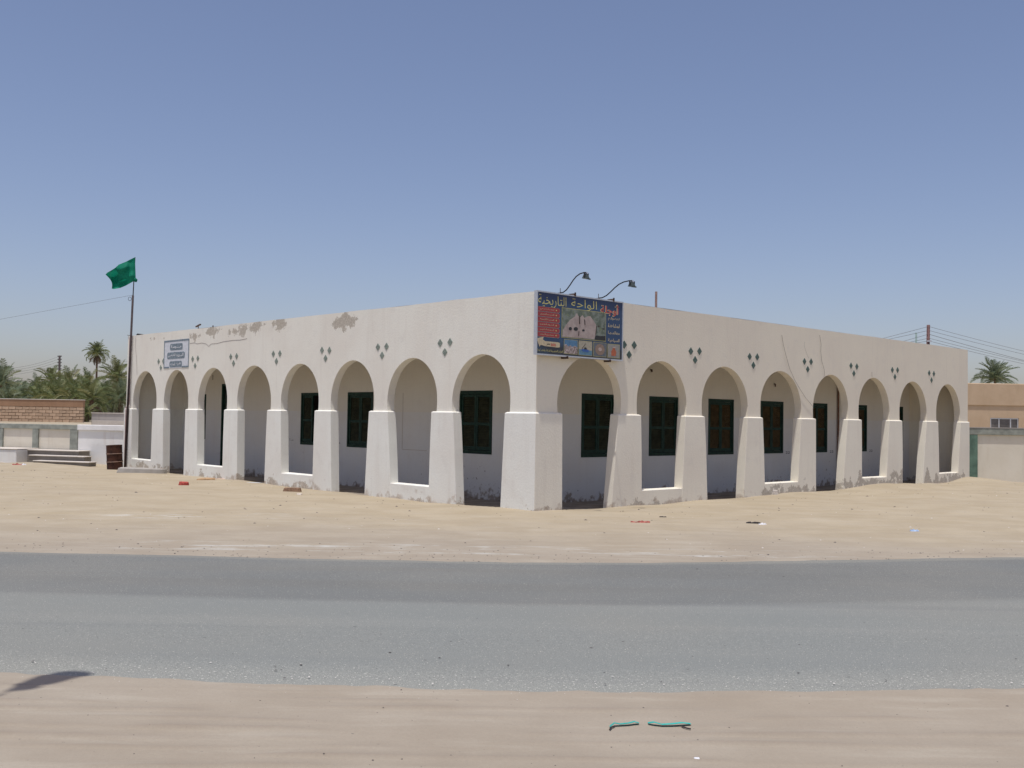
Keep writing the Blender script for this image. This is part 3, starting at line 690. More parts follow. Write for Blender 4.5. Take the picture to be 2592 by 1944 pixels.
# fine cracks and wall-hung cables
def strip(name, pts, side, off, wdt, mat, parent):
    mb = MB(); P = [mp(side, p[0], off, p[1]) for p in pts]; mb.tube(P, wdt, 4); return mb.build(name, mat, parent)
ck = [onwall(*z2(*p), 'L') for p in ((600,297),(640,290),(660,300),(700,292),(735,300),(760,321),(780,300),(830,296),(880,282),(960,270),(1020,268),(1080,255))]
strip('plaster_crack', ck, 'L', -.0008, .0035, M['iron'], B)
ck = [onwall(*z6(*p), 'R') for p in ((662,40),(658,70),(672,115),(690,158))]
strip('plaster_crack', ck, 'R', -.0005, .0022, M['greywall'], B)

# ------------------------------------------------------------------ hoarding on the right facade
SG = empty('billboard', world_of(1.0, -.1, 2.71), AZ)
tag(SG, 'blue tourist billboard with Arabic lettering and photographs on the corner of the building', 'billboard')
SGO = Vector((1.0, -.1, 2.71))
class Shift:                                    # children keep building coordinates; the thing's Empty stands at the board's foot
    pass
def reroot(o, root, org): o.location = -Vector(org); return o
SOFF = -.10
S0, S1, Z0, Z1 = -.15, 2.165, 2.715, 3.838
def q1(x, y): return (1340+x/8.296, 720+y/8.296)
def sz(x, y): return onwall(*q1(x, y), 'R', SOFF-.03)
col = lambda nm, c, v=.12: simple(nm, c, .45, v, 22, spec=.4)
MS = dict(blue=None, red=col('sign_red', (.36, .055, .055)), cream=col('sign_cream', (.60, .50, .33)), yellow=col('sign_yellow', (.62, .56, .22)), redl=col('sign_letter_red', (.56, .075, .06)),
          dune=None, tree=None, black=col('sign_black', (.03, .03, .03)), darkbrown=col('sign_dark_brown', (.07, .05, .04)), skyb=col('sign_sky_blue', (.10, .22, .36)), pale=col('sign_pale_wall', (.50, .40, .36)), water=col('sign_water', (.12, .24, .33)),
          boat=col('sign_boat_blue', (.05, .13, .38)), sandy=col('sign_sandy_sky', (.42, .38, .29)), clay=col('sign_clay', (.28, .20, .15)), orange=col('sign_orange', (.46, .13, .06)), slate=col('sign_slate', (.13, .15, .17)), line=col('sign_gold_line', (.42, .38, .16)), grey=col('sign_grey', (.30,.29,.26)))
def signblue():
    n = NT('sign_blue'); x, y, z = n.sep(n.obj); t = n.noise(n.obj, 2.5, 3)
    f = n.math('ADD', n.map(z, 2.72, 3.1), n.math('MULTIPLY', n.math('SUBTRACT', t, .5), .6))
    c = n.mix(n.map(f, .2, .9), (.045, .05, .06), (.038, .075, .155)); c = n.mix(n.map(n.noise(n.obj, 1.7, 2), .5, .65, 0, .7), c, (.045, .115, .215)); c = n.mix(n.map(z, 3.62, 3.8, 0, .7), c, (.03, .04, .10))
    n.bsdf.inputs['Specular IOR Level'].default_value = .4; return n.fin(c, .45)
MS['blue'] = signblue()
def twotone(nm, a, b, s_=9, c3=None):
    n = NT(nm); t = n.noise(n.obj, s_, 5, .7); c = n.mix(n.map(t, .4, .6), a, b)
    if c3: c = n.mix(n.map(n.noise(n.obj, s_*2.2, 4, .7), .58, .66), c, c3)
    return n.fin(c, .45)
MS['tree'] = twotone('sign_photo_trees', (.13, .16, .12), (.24, .27, .23), 9, (.20, .24, .12))
MS['dune'] = twotone('sign_photo_mud_walls', (.40, .32, .29), (.48, .40, .36), 7)
MS['town'] = twotone('sign_photo_town', (.22, .17, .15), (.55, .46, .43), 22, (.12, .08, .06))
pan = None
def sp(name, pts, lev, mat, parent): return flatpoly(name, pts, 'R', SOFF-.028-.0022*lev, mat, parent, .0016)
mb = MB(); mb.box(S0+.02, S1-.02, SOFF-.028, SOFF+.028, Z0+.02, Z1-.02); pan = reroot(mb.build('sign_panel', MS['blue'], SG), SG, SGO)
mb = MB(); f_ = .024
mb.box(S0, S1, SOFF-.04, SOFF+.03, Z1-f_, Z1); mb.box(S0, S1, SOFF-.04, SOFF+.03, Z0, Z0+f_); mb.box(S0, S0+f_, SOFF-.04, SOFF+.03, Z0+f_, Z1-f_); mb.box(S1-f_, S1, SOFF-.04, SOFF+.03, Z0+f_, Z1-f_)
reroot(mb.build('sign_frame', M['alu'], SG), SG, SGO)
for s_, top in ((.80, 1), (1.86, 1), (.62, 0), (1.78, 0)):
    mb = MB(); z_ = Z1 if top else Z0-.035
    mb.box(s_, s_+.035, SOFF-.05, .0, z_+.002, z_+.033); mb.box(s_, s_+.035, SOFF-.05, SOFF-.042, z_-.02 if top else z_+.003, z_+.05)
    reroot(mb.build('bracket', M['iron'], SG), SG, SGO)
def q(x, y): return sz(x, y)
def box4(x0, y0, x1, y1, drop):   # image box following the sign's perspective -> rectangle on the board
    a = q(x0, y0); b = q(x1, y1); return a[0], b[0], b[1], a[1]
# headline
lettering('headline', arab('التاريخية'), 'R', q(185,300)[0], q(775,400)[0], 3.56, 3.78, SOFF-.032, MS['yellow'], pan, -.004)
lettering('headline', arab('الواحة'), 'R', q(880,400)[0], q(1415,480)[0], 3.58, 3.78, SOFF-.032, MS['yellow'], pan, -.004)
lettering('headline', arab('أوجلة'), 'R', q(1500,500)[0]-.014, q(1875,480)[0]+.014, 3.531, 3.769, SOFF-.0305, MS['cream'], pan, .028)
lettering('headline', arab('أوجلة'), 'R', q(1500,500)[0], q(1875,480)[0], 3.545, 3.755, SOFF-.0330, MS['redl'], pan, .008)
# six red bars
xs1 = q(640, 550)[0]
txt = ['مـرحـبـا بـكـم فـي', 'الـمـسـجـد الـعـتـيـق', 'الـمـديـنـة الـقـديـمـة', 'الـسـوق الـقـديـم', 'الـبـيـت الـقـديـم', 'بـسـاتـيـن الـنـخـل']
ytop = [445, 553, 662, 770, 880, 985, 1090]
for i in range(6):
    za = q(140, ytop[i+1])[1]+.010; zb = q(140, ytop[i])[1]-.004
    br = sp('red_bar', rrect(S0+.026, xs1, za, zb, (zb-za)/2-.001, left=False), 1, MS['red'], pan)
    sp('red_bar_outline', rrect(S0+.026, xs1+.004, za-.008, zb+.003, (zb-za)/2, left=False), .5, MS['grey'], pan)
    lettering('bar_lettering', arab(txt[i]), 'R', q(225,600)[0], q(515,640)[0], za+.022, zb-.02, SOFF-.0335, MS['cream'], pan, .02)
    cx = q(565, 600)[0]; zc = (za+zb)/2; sp('bullet', [(cx+.014*math.cos(k*math.pi/3), zc+.014*math.sin(k*math.pi/3)) for k in range(6)], 2, MS['yellow'], pan)
# big photograph: mud mosque with cones among palms
A_ = q(695, 500); B_ = q(1600, 600); C_ = q(1598, 1190); D_ = q(680, 1100)
ps0, ps1, pz0, pz1 = (A_[0]+D_[0])/2, (B_[0]+C_[0])/2, (D_[1]+C_[1])/2, (A_[1]+B_[1])/2
sp('photo_border', [(ps0-.012,pz0-.012),(ps1+.012,pz0-.012),(ps1+.012,pz1+.012),(ps0-.012,pz1+.012)], 1, MS['line'], pan)
sp('photo_trees', [(ps0,pz0),(ps1,pz0),(ps1,pz1),(ps0,pz1)], 2, MS['tree'], pan)
mosque = [q(*p) for p in ((690,1095),(700,960),(790,820),(860,735),(945,680),(990,605),(1025,660),(1060,700),(1110,645),(1150,700),(1185,690),(1240,660),(1280,670),(1350,770),(1400,850),(1385,1060),(1360,1150),(1200,1135))]
sp('photo_mosque', mosque, 3, MS['dune'], pan)
sp('photo_foreground', [q(*p) for p in ((1370,1160),(1385,1070),(1480,1085),(1590,1080),(1592,1180))], 4, MS['black'], pan)
for cx, cy, r1, r2 in ((855,930,34,38),(970,935,46,42),(1130,965,28,24)):
    sp('photo_doorway', [q(cx+r1*math.cos(k*math.pi/5), cy+r2*math.sin(k*math.pi/5)) for k in range(10)], 4, MS['black'], pan)
for p in (((1035,660),(1055,665),(1060,830),(1040,835)), ((1140,720),(1165,760),(1170,850),(1155,850)), ((1400,870),(1412,870),(1390,1060),(1378,1060)), ((1030,980),(1042,985),(1035,1085),(1020,1085)), ((1440,860),(1480,880),(1440,895),(1425,890)), ((1530,920),(1580,930),(1560,955),(1535,945))):
    sp('photo_palm_trunk', [q(*t) for t in p], 5, MS['darkbrown'], pan)
# four small photographs
subs = [((735,1155),(1003,1465)),((1043,1185),(1308,1495)),((1350,1215),(1608,1520)),((1650,1255),(1888,1545))]
cols = ['skyb', 'sandy', 'slate', 'grey']; sub = []
for i, ((x0, y0), (x1, y1)) in enumerate(subs):
    a = q(x0, y0); b = q(x1, y1); t0, t1, w0, w1 = a[0], b[0], b[1]+(.0), a[1]; sub.append((t0, t1, w0, w1))
    sp('photo_border', [(t0-.01,w0-.01),(t1+.01,w0-.01),(t1+.01,w1+.01),(t0-.01,w1+.01)], 1, MS['line'], pan)
    sp('small_photo', [(t0,w0),(t1,w0),(t1,w1),(t0,w1)], 2, MS[cols[i]], pan)
def uvp(i, pts): t0, t1, w0, w1 = sub[i]; return [(t0+u_*(t1-t0), w0+v_*(w1-w0)) for u_, v_ in pts]
sp('photo_town', uvp(0, [(.0,.0),(1,.0),(1,.5),(.8,.6),(.6,.5),(.45,.62),(.3,.5),(.12,.68),(.0,.6)]), 3, MS['town'], pan)
sp('photo_water', uvp(1, [(0,0),(1,0),(1,.35),(0,.4)]), 3, MS['water'], pan)
sp('photo_boat', uvp(1, [(.15,.38),(.3,.25),(.65,.22),(.82,.35),(.6,.42),(.3,.44)]), 4, MS['boat'], pan)
sp('photo_mast', uvp(1, [(.2,.45),(.5,.85),(.53,.85),(.25,.45)]), 4, MS['darkbrown'], pan)
sp('photo_cargo', uvp(1, [(.38,.42),(.42,.55),(.55,.55),(.6,.42)]), 5, MS['black'], pan)
sp('photo_plate', uvp(2, [(.5+.38*math.cos(k*math.pi/8), .5+.42*math.sin(k*math.pi/8)) for k in range(16)]), 3, MS['clay'], pan)
sp('photo_plate_centre', uvp(2, [(.5+.14*math.cos(k*math.pi/5), .52+.14*math.sin(k*math.pi/5)) for k in range(10)]), 4, MS['pale'], pan)
sp('photo_jar', uvp(3, [(.3,.12),(.66,.12),(.72,.45),(.6,.66),(.62,.78),(.4,.78),(.4,.66),(.28,.45)]), 3, MS['orange'], pan)
sp('photo_jar_lid', uvp(3, [(.38,.74),(.64,.74),(.64,.84),(.38,.84)]), 4, MS['pale'], pan)
# arrow with distance
arr = [q(*p) for p in ((150,1128),(298,1100),(285,1155),(330,1190),(600,1215),(640,1230),(640,1320),(590,1325),(330,1295),(255,1270),(228,1275),(215,1310))]
sp('arrow', arr, 1, MS['cream'], pan)
a = q(445, 1235); b = q(552, 1305); lettering('distance', '300', 'R', a[0], b[0], b[1]+.0, a[1]-.0, SOFF-.0335, MS['redl'], pan, .02)
a = q(358, 1220); b = q(432, 1300); lettering('distance', arab('متر'), 'R', a[0], b[0], b[1]+.008, a[1]-.005, SOFF-.0335, MS['black'], pan, .02)
a = q(150, 1345); b = q(700, 1420); lettering('footer', arab('المركز المتوسط للدعاية والنشر أوجلة'.replace('ش','ش')), 'R', a[0], b[0], 2.775, 2.835, SOFF-.0345, MS['yellow'], pan, .004)
# right column
for (y0, y1, t) in ((680, 765, 'تـدعـوكـم'), (825, 905, 'لمشاهدة'), (985, 1060, 'معالمـهـا'), (1135, 1215, 'السياحية')):
    a = q(1650, y0); b = q(1890, y1+30); lettering('column_lettering', arab(t), 'R', a[0], b[0], b[1]+.012, b[1]+.085, SOFF-.0325, MS['cream'], pan, .018)

# floodlights reaching out over the board
def q4(x, y): return (1330+x/5.53, 660+y/5.53)
def flood(px, py, reach, rise, yaw, label):
    s_, z_ = onwall(*q4(px, py), 'R', -.06)
    t = empty('sign_floodlight', world_of(s_, -.06, z_-.02), AZ); tag(t, label, 'floodlight', 'floodlights over the billboard')
    prof = [(0,.0),(.12,.0),(.25,.045),(.38,.13),(.50,.22),(.62,.29),(.76,.335),(.92,.35),(1.0,.345)]
    mb = MB(); mb.tube([(0, -p[0]*reach, p[1]/.35*rise+.02) for p in prof], .011, 7); mb.build('arm', M['dark_metal'], t, smooth=True)
    mb = MB(); mb.box(-.012, .012, -.01, .06, -.03, .022); mb.tube([(0,0,.02),(0,0,.10)], .006, 5); mb.build('wall_clamp', M['iron'], t)
    hd = Vector((0, -reach*1.0, rise+.0))
    h = empty('head', hd, yaw, t); h.scale = (.68, .68, .68)
    mb = MB()                                    # yoke
    for sx in (-.085, .085): mb.box(sx-.006, sx+.006, -.02, .02, -.10, .0)
    mb.box(-.091, .091, -.02, .02, -.002, .008); mb.build('yoke', M['dark_metal'], h)
    mb = MB()                                    # housing: tapered box tipped back towards the board
    b_ = [(-.05,-.03,-.035),(.05,-.03,-.035),(.05,.05,-.035),(-.05,.05,-.035)]; t_ = [(-.08,-.07,-.15),(.08,-.07,-.15),(.08,.08,-.13),(-.08,.08,-.13)]
    mb.hexa(t_, b_); mb.box(-.09,.09,-.08,-.068,-.165,-.13)
    for k in range(4): mb.box(-.035, .035, -.02+k*.018, -.012+k*.018, -.036, -.012)
    mb.build('housing', M['lampbody'], h)
    mb = MB(); mb.hexa([(-.07,-.06,-.154),(.07,-.06,-.154),(.07,.07,-.136),(-.07,.07,-.136)], [(-.07,-.06,-.151),(.07,-.06,-.151),(.07,.07,-.133),(-.07,.07,-.133)]); mb.build('glass', M['lampglass'], h)
    mb = MB(); mb.tube([(.03,.0,-.015),(.03,.0,.03)], [.034,.028], 12); mb.build('ballast_cap', M['alu'], h, smooth=False)
M['lampbody'] = simple('floodlight_grey_green', (.10, .12, .11), .45, .15, 20, metal=.4)
M['lampglass'] = simple('floodlight_glass', (.35, .38, .38), .12, .05, 20, spec=.6)
flood(487, 447, .62, .31, .15, 'grey floodlight on the curved arm nearer the building corner, above the billboard')
flood(1022, 522, .80, .26, -.1, 'grey floodlight on the curved arm above the right end of the billboard')

# ------------------------------------------------------------------ things on and against the building
# roof post
x_, y_ = 1659, 779
P = at(1659, 784, 27.0); T = at(1661, 738, 27.0)
mb = MB(); mb.box(-.028, .028, -.028, .028, 0, T[2]-3.48); o = mb.build('roof_post', simple('pinkish_wood_post', (.30, .20, .17), .85, .2, 20)); o.location = (T[0], T[1], 3.48); bevel(o, .004, 1)
tag(o, 'short brownish post standing on the roof behind the right parapet', 'post')
M['poleiron'] = simple('dark_iron', (.05, .035, .035), .7, .3, 12)
# flagpole, lean matches the photograph
FB = at(316, 1187, 30.15); FM = at(336.5, 748, 30.15); FT = at(342, 651, 30.15)
fp = empty('flagpole', (FB[0], FB[1], FB[2])); tag(fp, 'dark iron flagpole strapped to the left end of the building', 'flagpole')
mb = MB(); mb.tube([(0,0,-.1), tuple(FM-FB)], [.034,.030], 10); mb.build('lower_pole', M['poleiron'], fp, smooth=True)
mb = MB(); mb.tube([tuple(FM-FB-np.array([0,0,.15])), tuple(FT-FB)], [.017,.012], 8); mb.build('upper_pole', M['dark_metal'], fp, smooth=True)
RP = FM-FB+np.array([-.04,0,-.10])
mb = MB(); mb.tube([(RP[0]-.05+.045*math.cos(t), RP[1], RP[2]+.055*math.sin(t)) for t in np.linspace(0, 2*math.pi, 13)], .006, 5, caps=False); mb.build('ring', M['dark_metal'], fp)
# flag
def zfl(x, y): return (240+x/6.637, 630+y/6.637)
top_e = [(675,140),(600,175),(530,212),(400,265),(345,318),(270,365),(215,395),(180,430)]
bot_e = [(690,560),(650,545),(590,578),(520,618),(430,655),(360,668),(310,676),(285,665)]
flg = empty('green_flag', tuple(at(*zfl(675, 350), 30.12))); tag(flg, 'plain green flag blowing to the left from the flagpole top', 'flag')
NU, NVV = 42, 26; gv = []; FO = np.array(flg.location)
def lerp_edge(E, t):
    k = min(int(t*(len(E)-1)), len(E)-2); f = t*(len(E)-1)-k; return E[k][0]*(1-f)+E[k+1][0]*f, E[k][1]*(1-f)+E[k+1][1]*f
for i in range(NU+1):
    u = i/NU; tx, ty = lerp_edge(top_e, u); bx_, by_ = lerp_edge(bot_e, u)
    for j in range(NVV+1):
        v = j/NVV
        bulge = math.sin(v*math.pi)*(28 if u > .7 else 0)*max(0, (u-.7)/.3)      # free end is scalloped inwards
        x = tx*(1-v)+bx_*v + bulge*1.6 - math.sin(v*math.pi)*(-1)*(18*(1-u)*0); y = ty*(1-v)+by_*v
        dep = (.085*math.sin(u*7.5+v*4.6+.4) + .05*math.sin(u*15-v*7+1.0) + .035*math.sin(v*13+u*5))*min(1, u*3.2+.03) + .12*u*math.sin(v*2.6)
        dep += .06*max(0, 1-abs(v-.55-.35*(1-u))/.10)*min(1, u*3)
        gv.append(tuple(at(*zfl(x, y), 30.12+dep)-FO))
fs = [(i*(NVV+1)+j, (i+1)*(NVV+1)+j, (i+1)*(NVV+1)+j+1, i*(NVV+1)+j+1) for i in range(NU) for j in range(NVV)]
mb = MB(); mb.add(gv, fs)
n = NT('green_flag_cloth'); wv = n.noise(n.obj, 3, 4)
tr = n.t.nodes.new('ShaderNodeBsdfTranslucent'); mx = n.t.nodes.new('ShaderNodeMixShader'); mx.inputs[0].default_value = .38
gc = n.mix(n.map(wv, .3, .7), (.005, .185, .115), (.008, .25, .15)); n.fin(gc, .75); n.set(tr.inputs[0], gc)
n.t.links.new(n.bsdf.outputs[0], mx.inputs[1]); n.t.links.new(tr.outputs[0], mx.inputs[2]); n.t.links.new(mx.outputs[0], n.out.inputs[0])
mb.build('cloth', n.mat, flg, smooth=True)
mb = MB(); kp = at(*zfl(688, 528), 30.10)-FO; mb.tube([tuple(kp+np.array([-.03,0,.06])), tuple(kp), tuple(kp+np.array([.015,0,-.05]))], [.03,.055,.02], 7); mb.build('knot', n.mat, flg, smooth=True)
# wire from the pole to the left
def wire(name, P0, P1, sag, r_, label, cat='wire', group=None, mat=None, N=14):
    P0 = np.array(P0); P1 = np.array(P1); pts = []
    for i in range(N+1):
        t = i/N; p = P0*(1-t)+P1*t; p[2] -= sag*4*t*(1-t); pts.append(tuple(p-P0))
    mb = MB(); mb.tube(pts, r_, 5, caps=False); o = mb.build(name, mat or M['wiremat']); o.location = tuple(P0); tag(o, label, cat, group); return o
M['wiremat'] = simple('weathered_cable', (.13, .12, .12), .6, .1)
wire('stay_wire', at(335, 747, 30.15), at(-420, 885, 34), .0, .0033, 'thin wire running left from the flagpole across the sky')
# bits on the parapet
mb = MB(); mb.hexa([(-.22,-.05,0),(.24,-.06,0),(.24,.09,.01),(-.2,.1,0)], [(-.12,-.03,.02),(.2,-.05,.055),(.2,.07,.06),(-.1,.08,.02)]); o = mb.build('tar_scrap', simple('black_tar_felt', (.02,.02,.02), .8)); 
P = world_of(.10, 16.3, TOP-.002); o.location = P; o.rotation_euler = (0, 0, AZ+math.pi/2); tag(o, 'black scrap of roofing felt lying on the left end of the parapet', 'scrap')
mb = MB(); mb.tube([(-.02,0,.0),(-.34,.05,.02),(-.55,.0,.05)], .008, 5); o = mb.build('bent_wire', M['iron']); o.location = world_of(.10, 16.8, TOP+.004); o.rotation_euler = (0,0,AZ-math.pi/2); tag(o, 'bent wire beside the felt scrap on the left parapet', 'wire')
t = empty('roof_bracket', world_of(.12, 12.9, TOP-.01), AZ); tag(t, 'small dark T-shaped iron bracket on the left parapet', 'bracket')
mb = MB(); mb.tube([(0,0,-.01),(0,0,.09)], .012, 6); mb.build('stem', M['iron'], t)
mb = MB(); mb.hexa([(-.02,.13,.07),(.02,.13,.07),(.02,-.12,.12),(-.02,-.12,.12)], [(-.02,.13,.10),(.02,.13,.10),(.02,-.12,.15),(-.02,-.12,.15)]); mb.build('plate', M['iron'], t)
mb = MB(); mb.tube([(0,0,-.01),(0.01,0,.07)], .016, 6); o = mb.build('roof_stub', M['iron']); o.location = world_of(.12, 12.1, TOP-.01); tag(o, 'short dark iron stub on the left parapet right of the T-shaped bracket', 'pipe stub')
# cables on the facades, drainpipe
wm = simple('dusty_grey_cable', (.34, .31, .28), .8, .1)
def cable(pts, side, zf, name, label, r_=.004, off=-.02):
    P = [onwall(*zf(*p), side, off) for p in pts]; org = world_of(*( (P[0][0], off) if side == 'R' else (off, P[0][0])), P[0][1])
    t_mb = MB(); t_mb.tube([((p[0]-P[0][0]) if side == 'R' else 0, 0 if side == 'R' else (p[0]-P[0][0]), p[1]-P[0][1]) for p in P], r_, 5)
    o = t_mb.build(name, wm); o.location = org; o.rotation_euler = (0, 0, AZ); tag(o, label, 'cable', 'cables hanging on the right facade'); return o
cable([(500,-5),(510,60),(530,140),(555,230),(590,310),(630,380),(670,440),(700,475),(718,500)], 'R', z6, 'facade_cable', 'thin cable sagging from the parapet across the right facade to the fifth arch')
cable([(768,-5),(778,60),(776,110),(783,180),(800,240),(805,292)], 'R', z6, 'facade_cable', 'thin cable dropping from the parapet to the top of the fifth arch from the corner', .004)
cable([(1137,255),(1138,292)], 'R', z6, 'facade_cable', 'very short wire over the crown of the sixth arch of the right facade', .004)
cable([(148,235-0),(142,260),(140,330),(150,400),(152,470),(155,560)], 'L', z2, 'facade_cable', 'thin wire hanging down the left facade beside the flagpole', .004)['group'] = 'cables hanging on the left facade'
pinkc = simple('pinkish_cable', (.42, .27, .26), .7, .15)
for s_c, r_c, lb in ((16.90, .012, 'thicker pinkish cable running down the left facade beside the flagpole'), (16.80, .007, 'thinner pinkish cable right of the thicker one beside the flagpole')):
    mb = MB(); mb.tube([(0, 0, z_) if z_ > 1.8 else (-.05, .02, z_) for z_ in (0, .6, 1.2, 1.7, 1.85, 2.6, 3.3, 3.8)], r_c, 5); o = mb.build('facade_cable', pinkc); o.location = world_of(-.015, s_c, 0); o.rotation_euler = (0, 0, AZ); tag(o, lb, 'cable', 'cables hanging on the left facade')
mb = MB(); mb.tube([(0,0,0),(0,0,2.95)], .028, 8); o = mb.build('drainpipe', simple('rusty_pipe', (.21, .12, .085), .8, .3, 12)); s_, _ = onwall(*z6(900, 500), 'R', 1.66); o.location = world_of(s_, 1.66, -.1); tag(o, 'rusty vertical drainpipe on the veranda wall seen through the fifth arch of the right facade', 'pipe')
for k, (p, side, zf, lab) in enumerate((((448,340),'R',z6,'small lamp hook on the veranda wall inside the fourth arch of the right facade'), ((1170-0,0),'R',None,''), )):
    if zf is None: continue
    s_, z_ = onwall(*zf(*p), side, 1.68); mb = MB(); mb.tube([(0,0,0),(0,-.03,.0),(0,-.035,-.07)], .018, 6); o = mb.build('wall_hook', M['iron']); o.location = world_of(s_, 1.69, z_); o.rotation_euler = (0,0,AZ); tag(o, lab, 'hook')
s_, z_ = onwall(1330+1172/3.6867, 900+133/3.6867, 'R', 1.68); mb = MB(); mb.tube([(0,0,0),(0,-.03,.0),(0,-.035,-.05)], .02, 6); o = mb.build('wall_hook', M['iron']); o.location = world_of(s_, 1.69, z_); o.rotation_euler = (0,0,AZ); tag(o, 'small lamp hook on the veranda wall inside the second arch of the right facade', 'hook')
s_, z_ = onwall(*z2(775, 575), 'L', .24); mb = MB(); mb.tube([(0,0,.05),(0,0,-.08)], .008, 5); o = mb.build('hanging_wire', M['iron']); o.location = world_of(.30, s_, z_); tag(o, 'short dark wire dangling inside the sixth arch of the left facade', 'wire')
s_, z_ = onwall(*z2(1625, 525), 'L', .24); mb = MB(); mb.tube([(0,0,.03),(0,0,-.05)], .012, 5); o = mb.build('hanging_wire', M['iron']); o.location = world_of(.26, s_, z_); tag(o, 'short dark wire dangling inside the fourth arch of the left facade', 'wire')
# scribbled numbers beside the windows
scr = simple('black_marker', (.04,.04,.04), .8)
for side, s_, z_ in (('L', 8.62-.05, .93), ('L', 10.72-.02, .95), ('R', 10.98, .83), ('R', 13.22, .83), ('R', 15.45, .83)):
    lettering('scribble', arab('عب 7') if side == 'L' else '22', side, s_-.10, s_+.10, z_-.03, z_+.035, BO-.002, scr, B)

# ------------------------------------------------------------------ litter, drum, slab
BR = ground(291, 1191.5, -.10)
BR = np.array([*at(291, 1191, 29.5)[:2], land1(*at(291, 1191, 29.5)[:2])])
dr = empty('oil_drum', tuple(BR), .4); dr.rotation_euler = (0.02, -.06, .4); tag(dr, 'rusty brown oil drum standing crookedly at the left end of the building', 'oil drum')
mb = MB(); H_, R_ = .70, .215
prof = [(0,R_*.97),(.02,R_),(.215,R_),(.228,R_+.011),(.243,R_+.011),(.256,R_),(.445,R_),(.458,R_+.011),(.473,R_+.011),(.486,R_),(.68,R_),(.69,R_+.006),(.70,R_+.006)]
mb.tube([(0,0,p[0]) for p in prof], [p[1] for p in prof], 28, caps=False); mb.tube([(0,0,.672),(0,0,.674)], R_-.002, 28); mb.build('drum_body', M['rust'], dr, smooth=False)
for zz in (.235, .465):
    mb = MB(); mb.tube([(math.cos(t)*(R_+.012), math.sin(t)*(R_+.012), zz) for t in np.linspace(0, 2*math.pi, 33)], .006, 5, caps=False); mb.build('hoop', simple('pale_worn_hoop', (.34,.24,.18), .6), dr)
def rubble(name, pts, h, loc, mat, label, cat, rz=0, tilt=(0, 0), group=None, n_sub=0, jag=.02):
    mb = MB(); b = [(p[0], p[1]) for p in pts]; t_ = [(p[0]*.96+random.uniform(-jag,jag), p[1]*.96+random.uniform(-jag,jag)) for p in pts]
    mb.prism(b, 0, h, 0, t_); o = mb.build(name, mat); o.location = (loc[0], loc[1], land1(loc[0], loc[1])-.008 if len(loc) < 3 else loc[2]); o.rotation_euler = (tilt[0], tilt[1], rz); tag(o, label, cat, group); return bevel(o, min(.01, h*.2), 1)
M['slabgrey'] = render_mat('broken_grey_concrete', (.33,.31,.28), (.40,.375,.34), (.24,.21,.18), 4)
SLB = at(360, 1204, 28.0)
rubble('concrete_slab', [(-.62,-.22),(-.2,-.26),(.12,-.24),(.60,-.12),(.66,.05),(.2,.2),(-.3,.25),(-.66,.16)], .13, SLB[:2], M['slabgrey'], 'broken concrete slab lying in front of the leftmost arch', 'slab', .05, (.02, .02))
P = ground(465, 1228, -.03); rb = simple('faded_red_carton', (.38, .07, .055), .8, .4, 25)
rubble('red_carton', [(-.11,-.06),(.11,-.06),(.11,.06),(-.11,.06)], .085, P[:2], rb, 'crushed red carton on the sand left of the middle of the left facade', 'carton', .05, (.1, .03))
P = ground(523, 1216, -.03); cb = simple('brown_cardboard', (.42, .27, .15), .85, .3, 12)
rubble('cardboard', [(-.24,-.09),(.0,-.12),(.22,-.05),(.12,.10),(-.16,.10)], .05, P[:2], cb, 'brown cardboard scrap on the sand beneath the third arch from the left', 'cardboard', .1, (.05, -.05))
P = ground(556, 1212, -.03); rubble('cardboard', [(-.30,-.03),(.28,-.05),(.34,.04),(-.24,.08)], .02, P[:2], simple('pale_cardboard', (.55, .42, .33), .85, .2, 12), 'long flat pale cardboard strip lying by the pier right of the brown scrap', 'cardboard', .02)
P = ground(640, 1222, -.03); rubble('plastic_sheet', [(-.22,-.05),(.05,-.06),(.24,.0),(.1,.06),(-.2,.05)], .012, P[:2], simple('pale_plastic', (.7, .74, .78), .4, .1, 12), 'pale shiny plastic sheet at the threshold of the fourth arch from the left', 'plastic sheet', -.1)
P = ground(740, 1248.5, -.06); rubble('broken_block', [(-.20,-.06),(.17,-.06),(.2,.04),(-.16,.07)], .09, P[:2]+np.array([.0,.0]), simple('brown_rubble', (.27,.17,.11), .9, .3, 15), 'brown broken block against the foot of the left facade below a sill', 'rubble')
P = ground(757, 1254, -.03); rubble('stone', [(-.05,-.03),(.05,-.04),(.06,.03),(-.04,.04)], .04, P[:2], simple('pale_stone', (.62,.55,.47), .9, .2, 15), 'small pale stone in front of the brown broken block', 'stone')
P = ground(1957, 1254, .0); P = at(1957, 1257, 23.3); rubble('white_block', [(-.10,-.06),(.10,-.06),(.11,.06),(-.09,.07)], .11, P[:2], simple('white_limestone', (.62,.57,.51), .9, .15, 15), 'white stone block on the sand at the foot of the right facade', 'stone block', .2)
def scrap(px, py, wdt, dpt, h, mat, name, label, rz=0, cat='litter', lump=5):
    P = ground(px, py, -.01); mb = MB(); n_ = lump*2; top = []; bot = []
    for k in range(n_+1):
        t_ = k/n_-.5; w_ = dpt*(.35+.65*random.random())*(1-abs(t_)*1.2); zt = h*(.2+.8*random.random())*(1-abs(t_)*1.2)
        top.append((t_*wdt, -w_/2, .003)); bot.append((t_*wdt, w_/2, .003)); 
        mb.v += [(t_*wdt, -w_/2, .0), (t_*wdt+random.uniform(-.01,.01), 0, zt+.01), (t_*wdt, w_/2, .0)]
    for k in range(n_):
        b = k*3; mb.f += [(b,b+3,b+4,b+1),(b+1,b+4,b+5,b+2),(b,b+2,b+5,b+3)]; mb.m += [0,0,0]
    o = mb.build(name, mat); o.location = (P[0], P[1], land1(P[0], P[1])); o.rotation_euler = (0,0,rz); tag(o, label, cat); return o
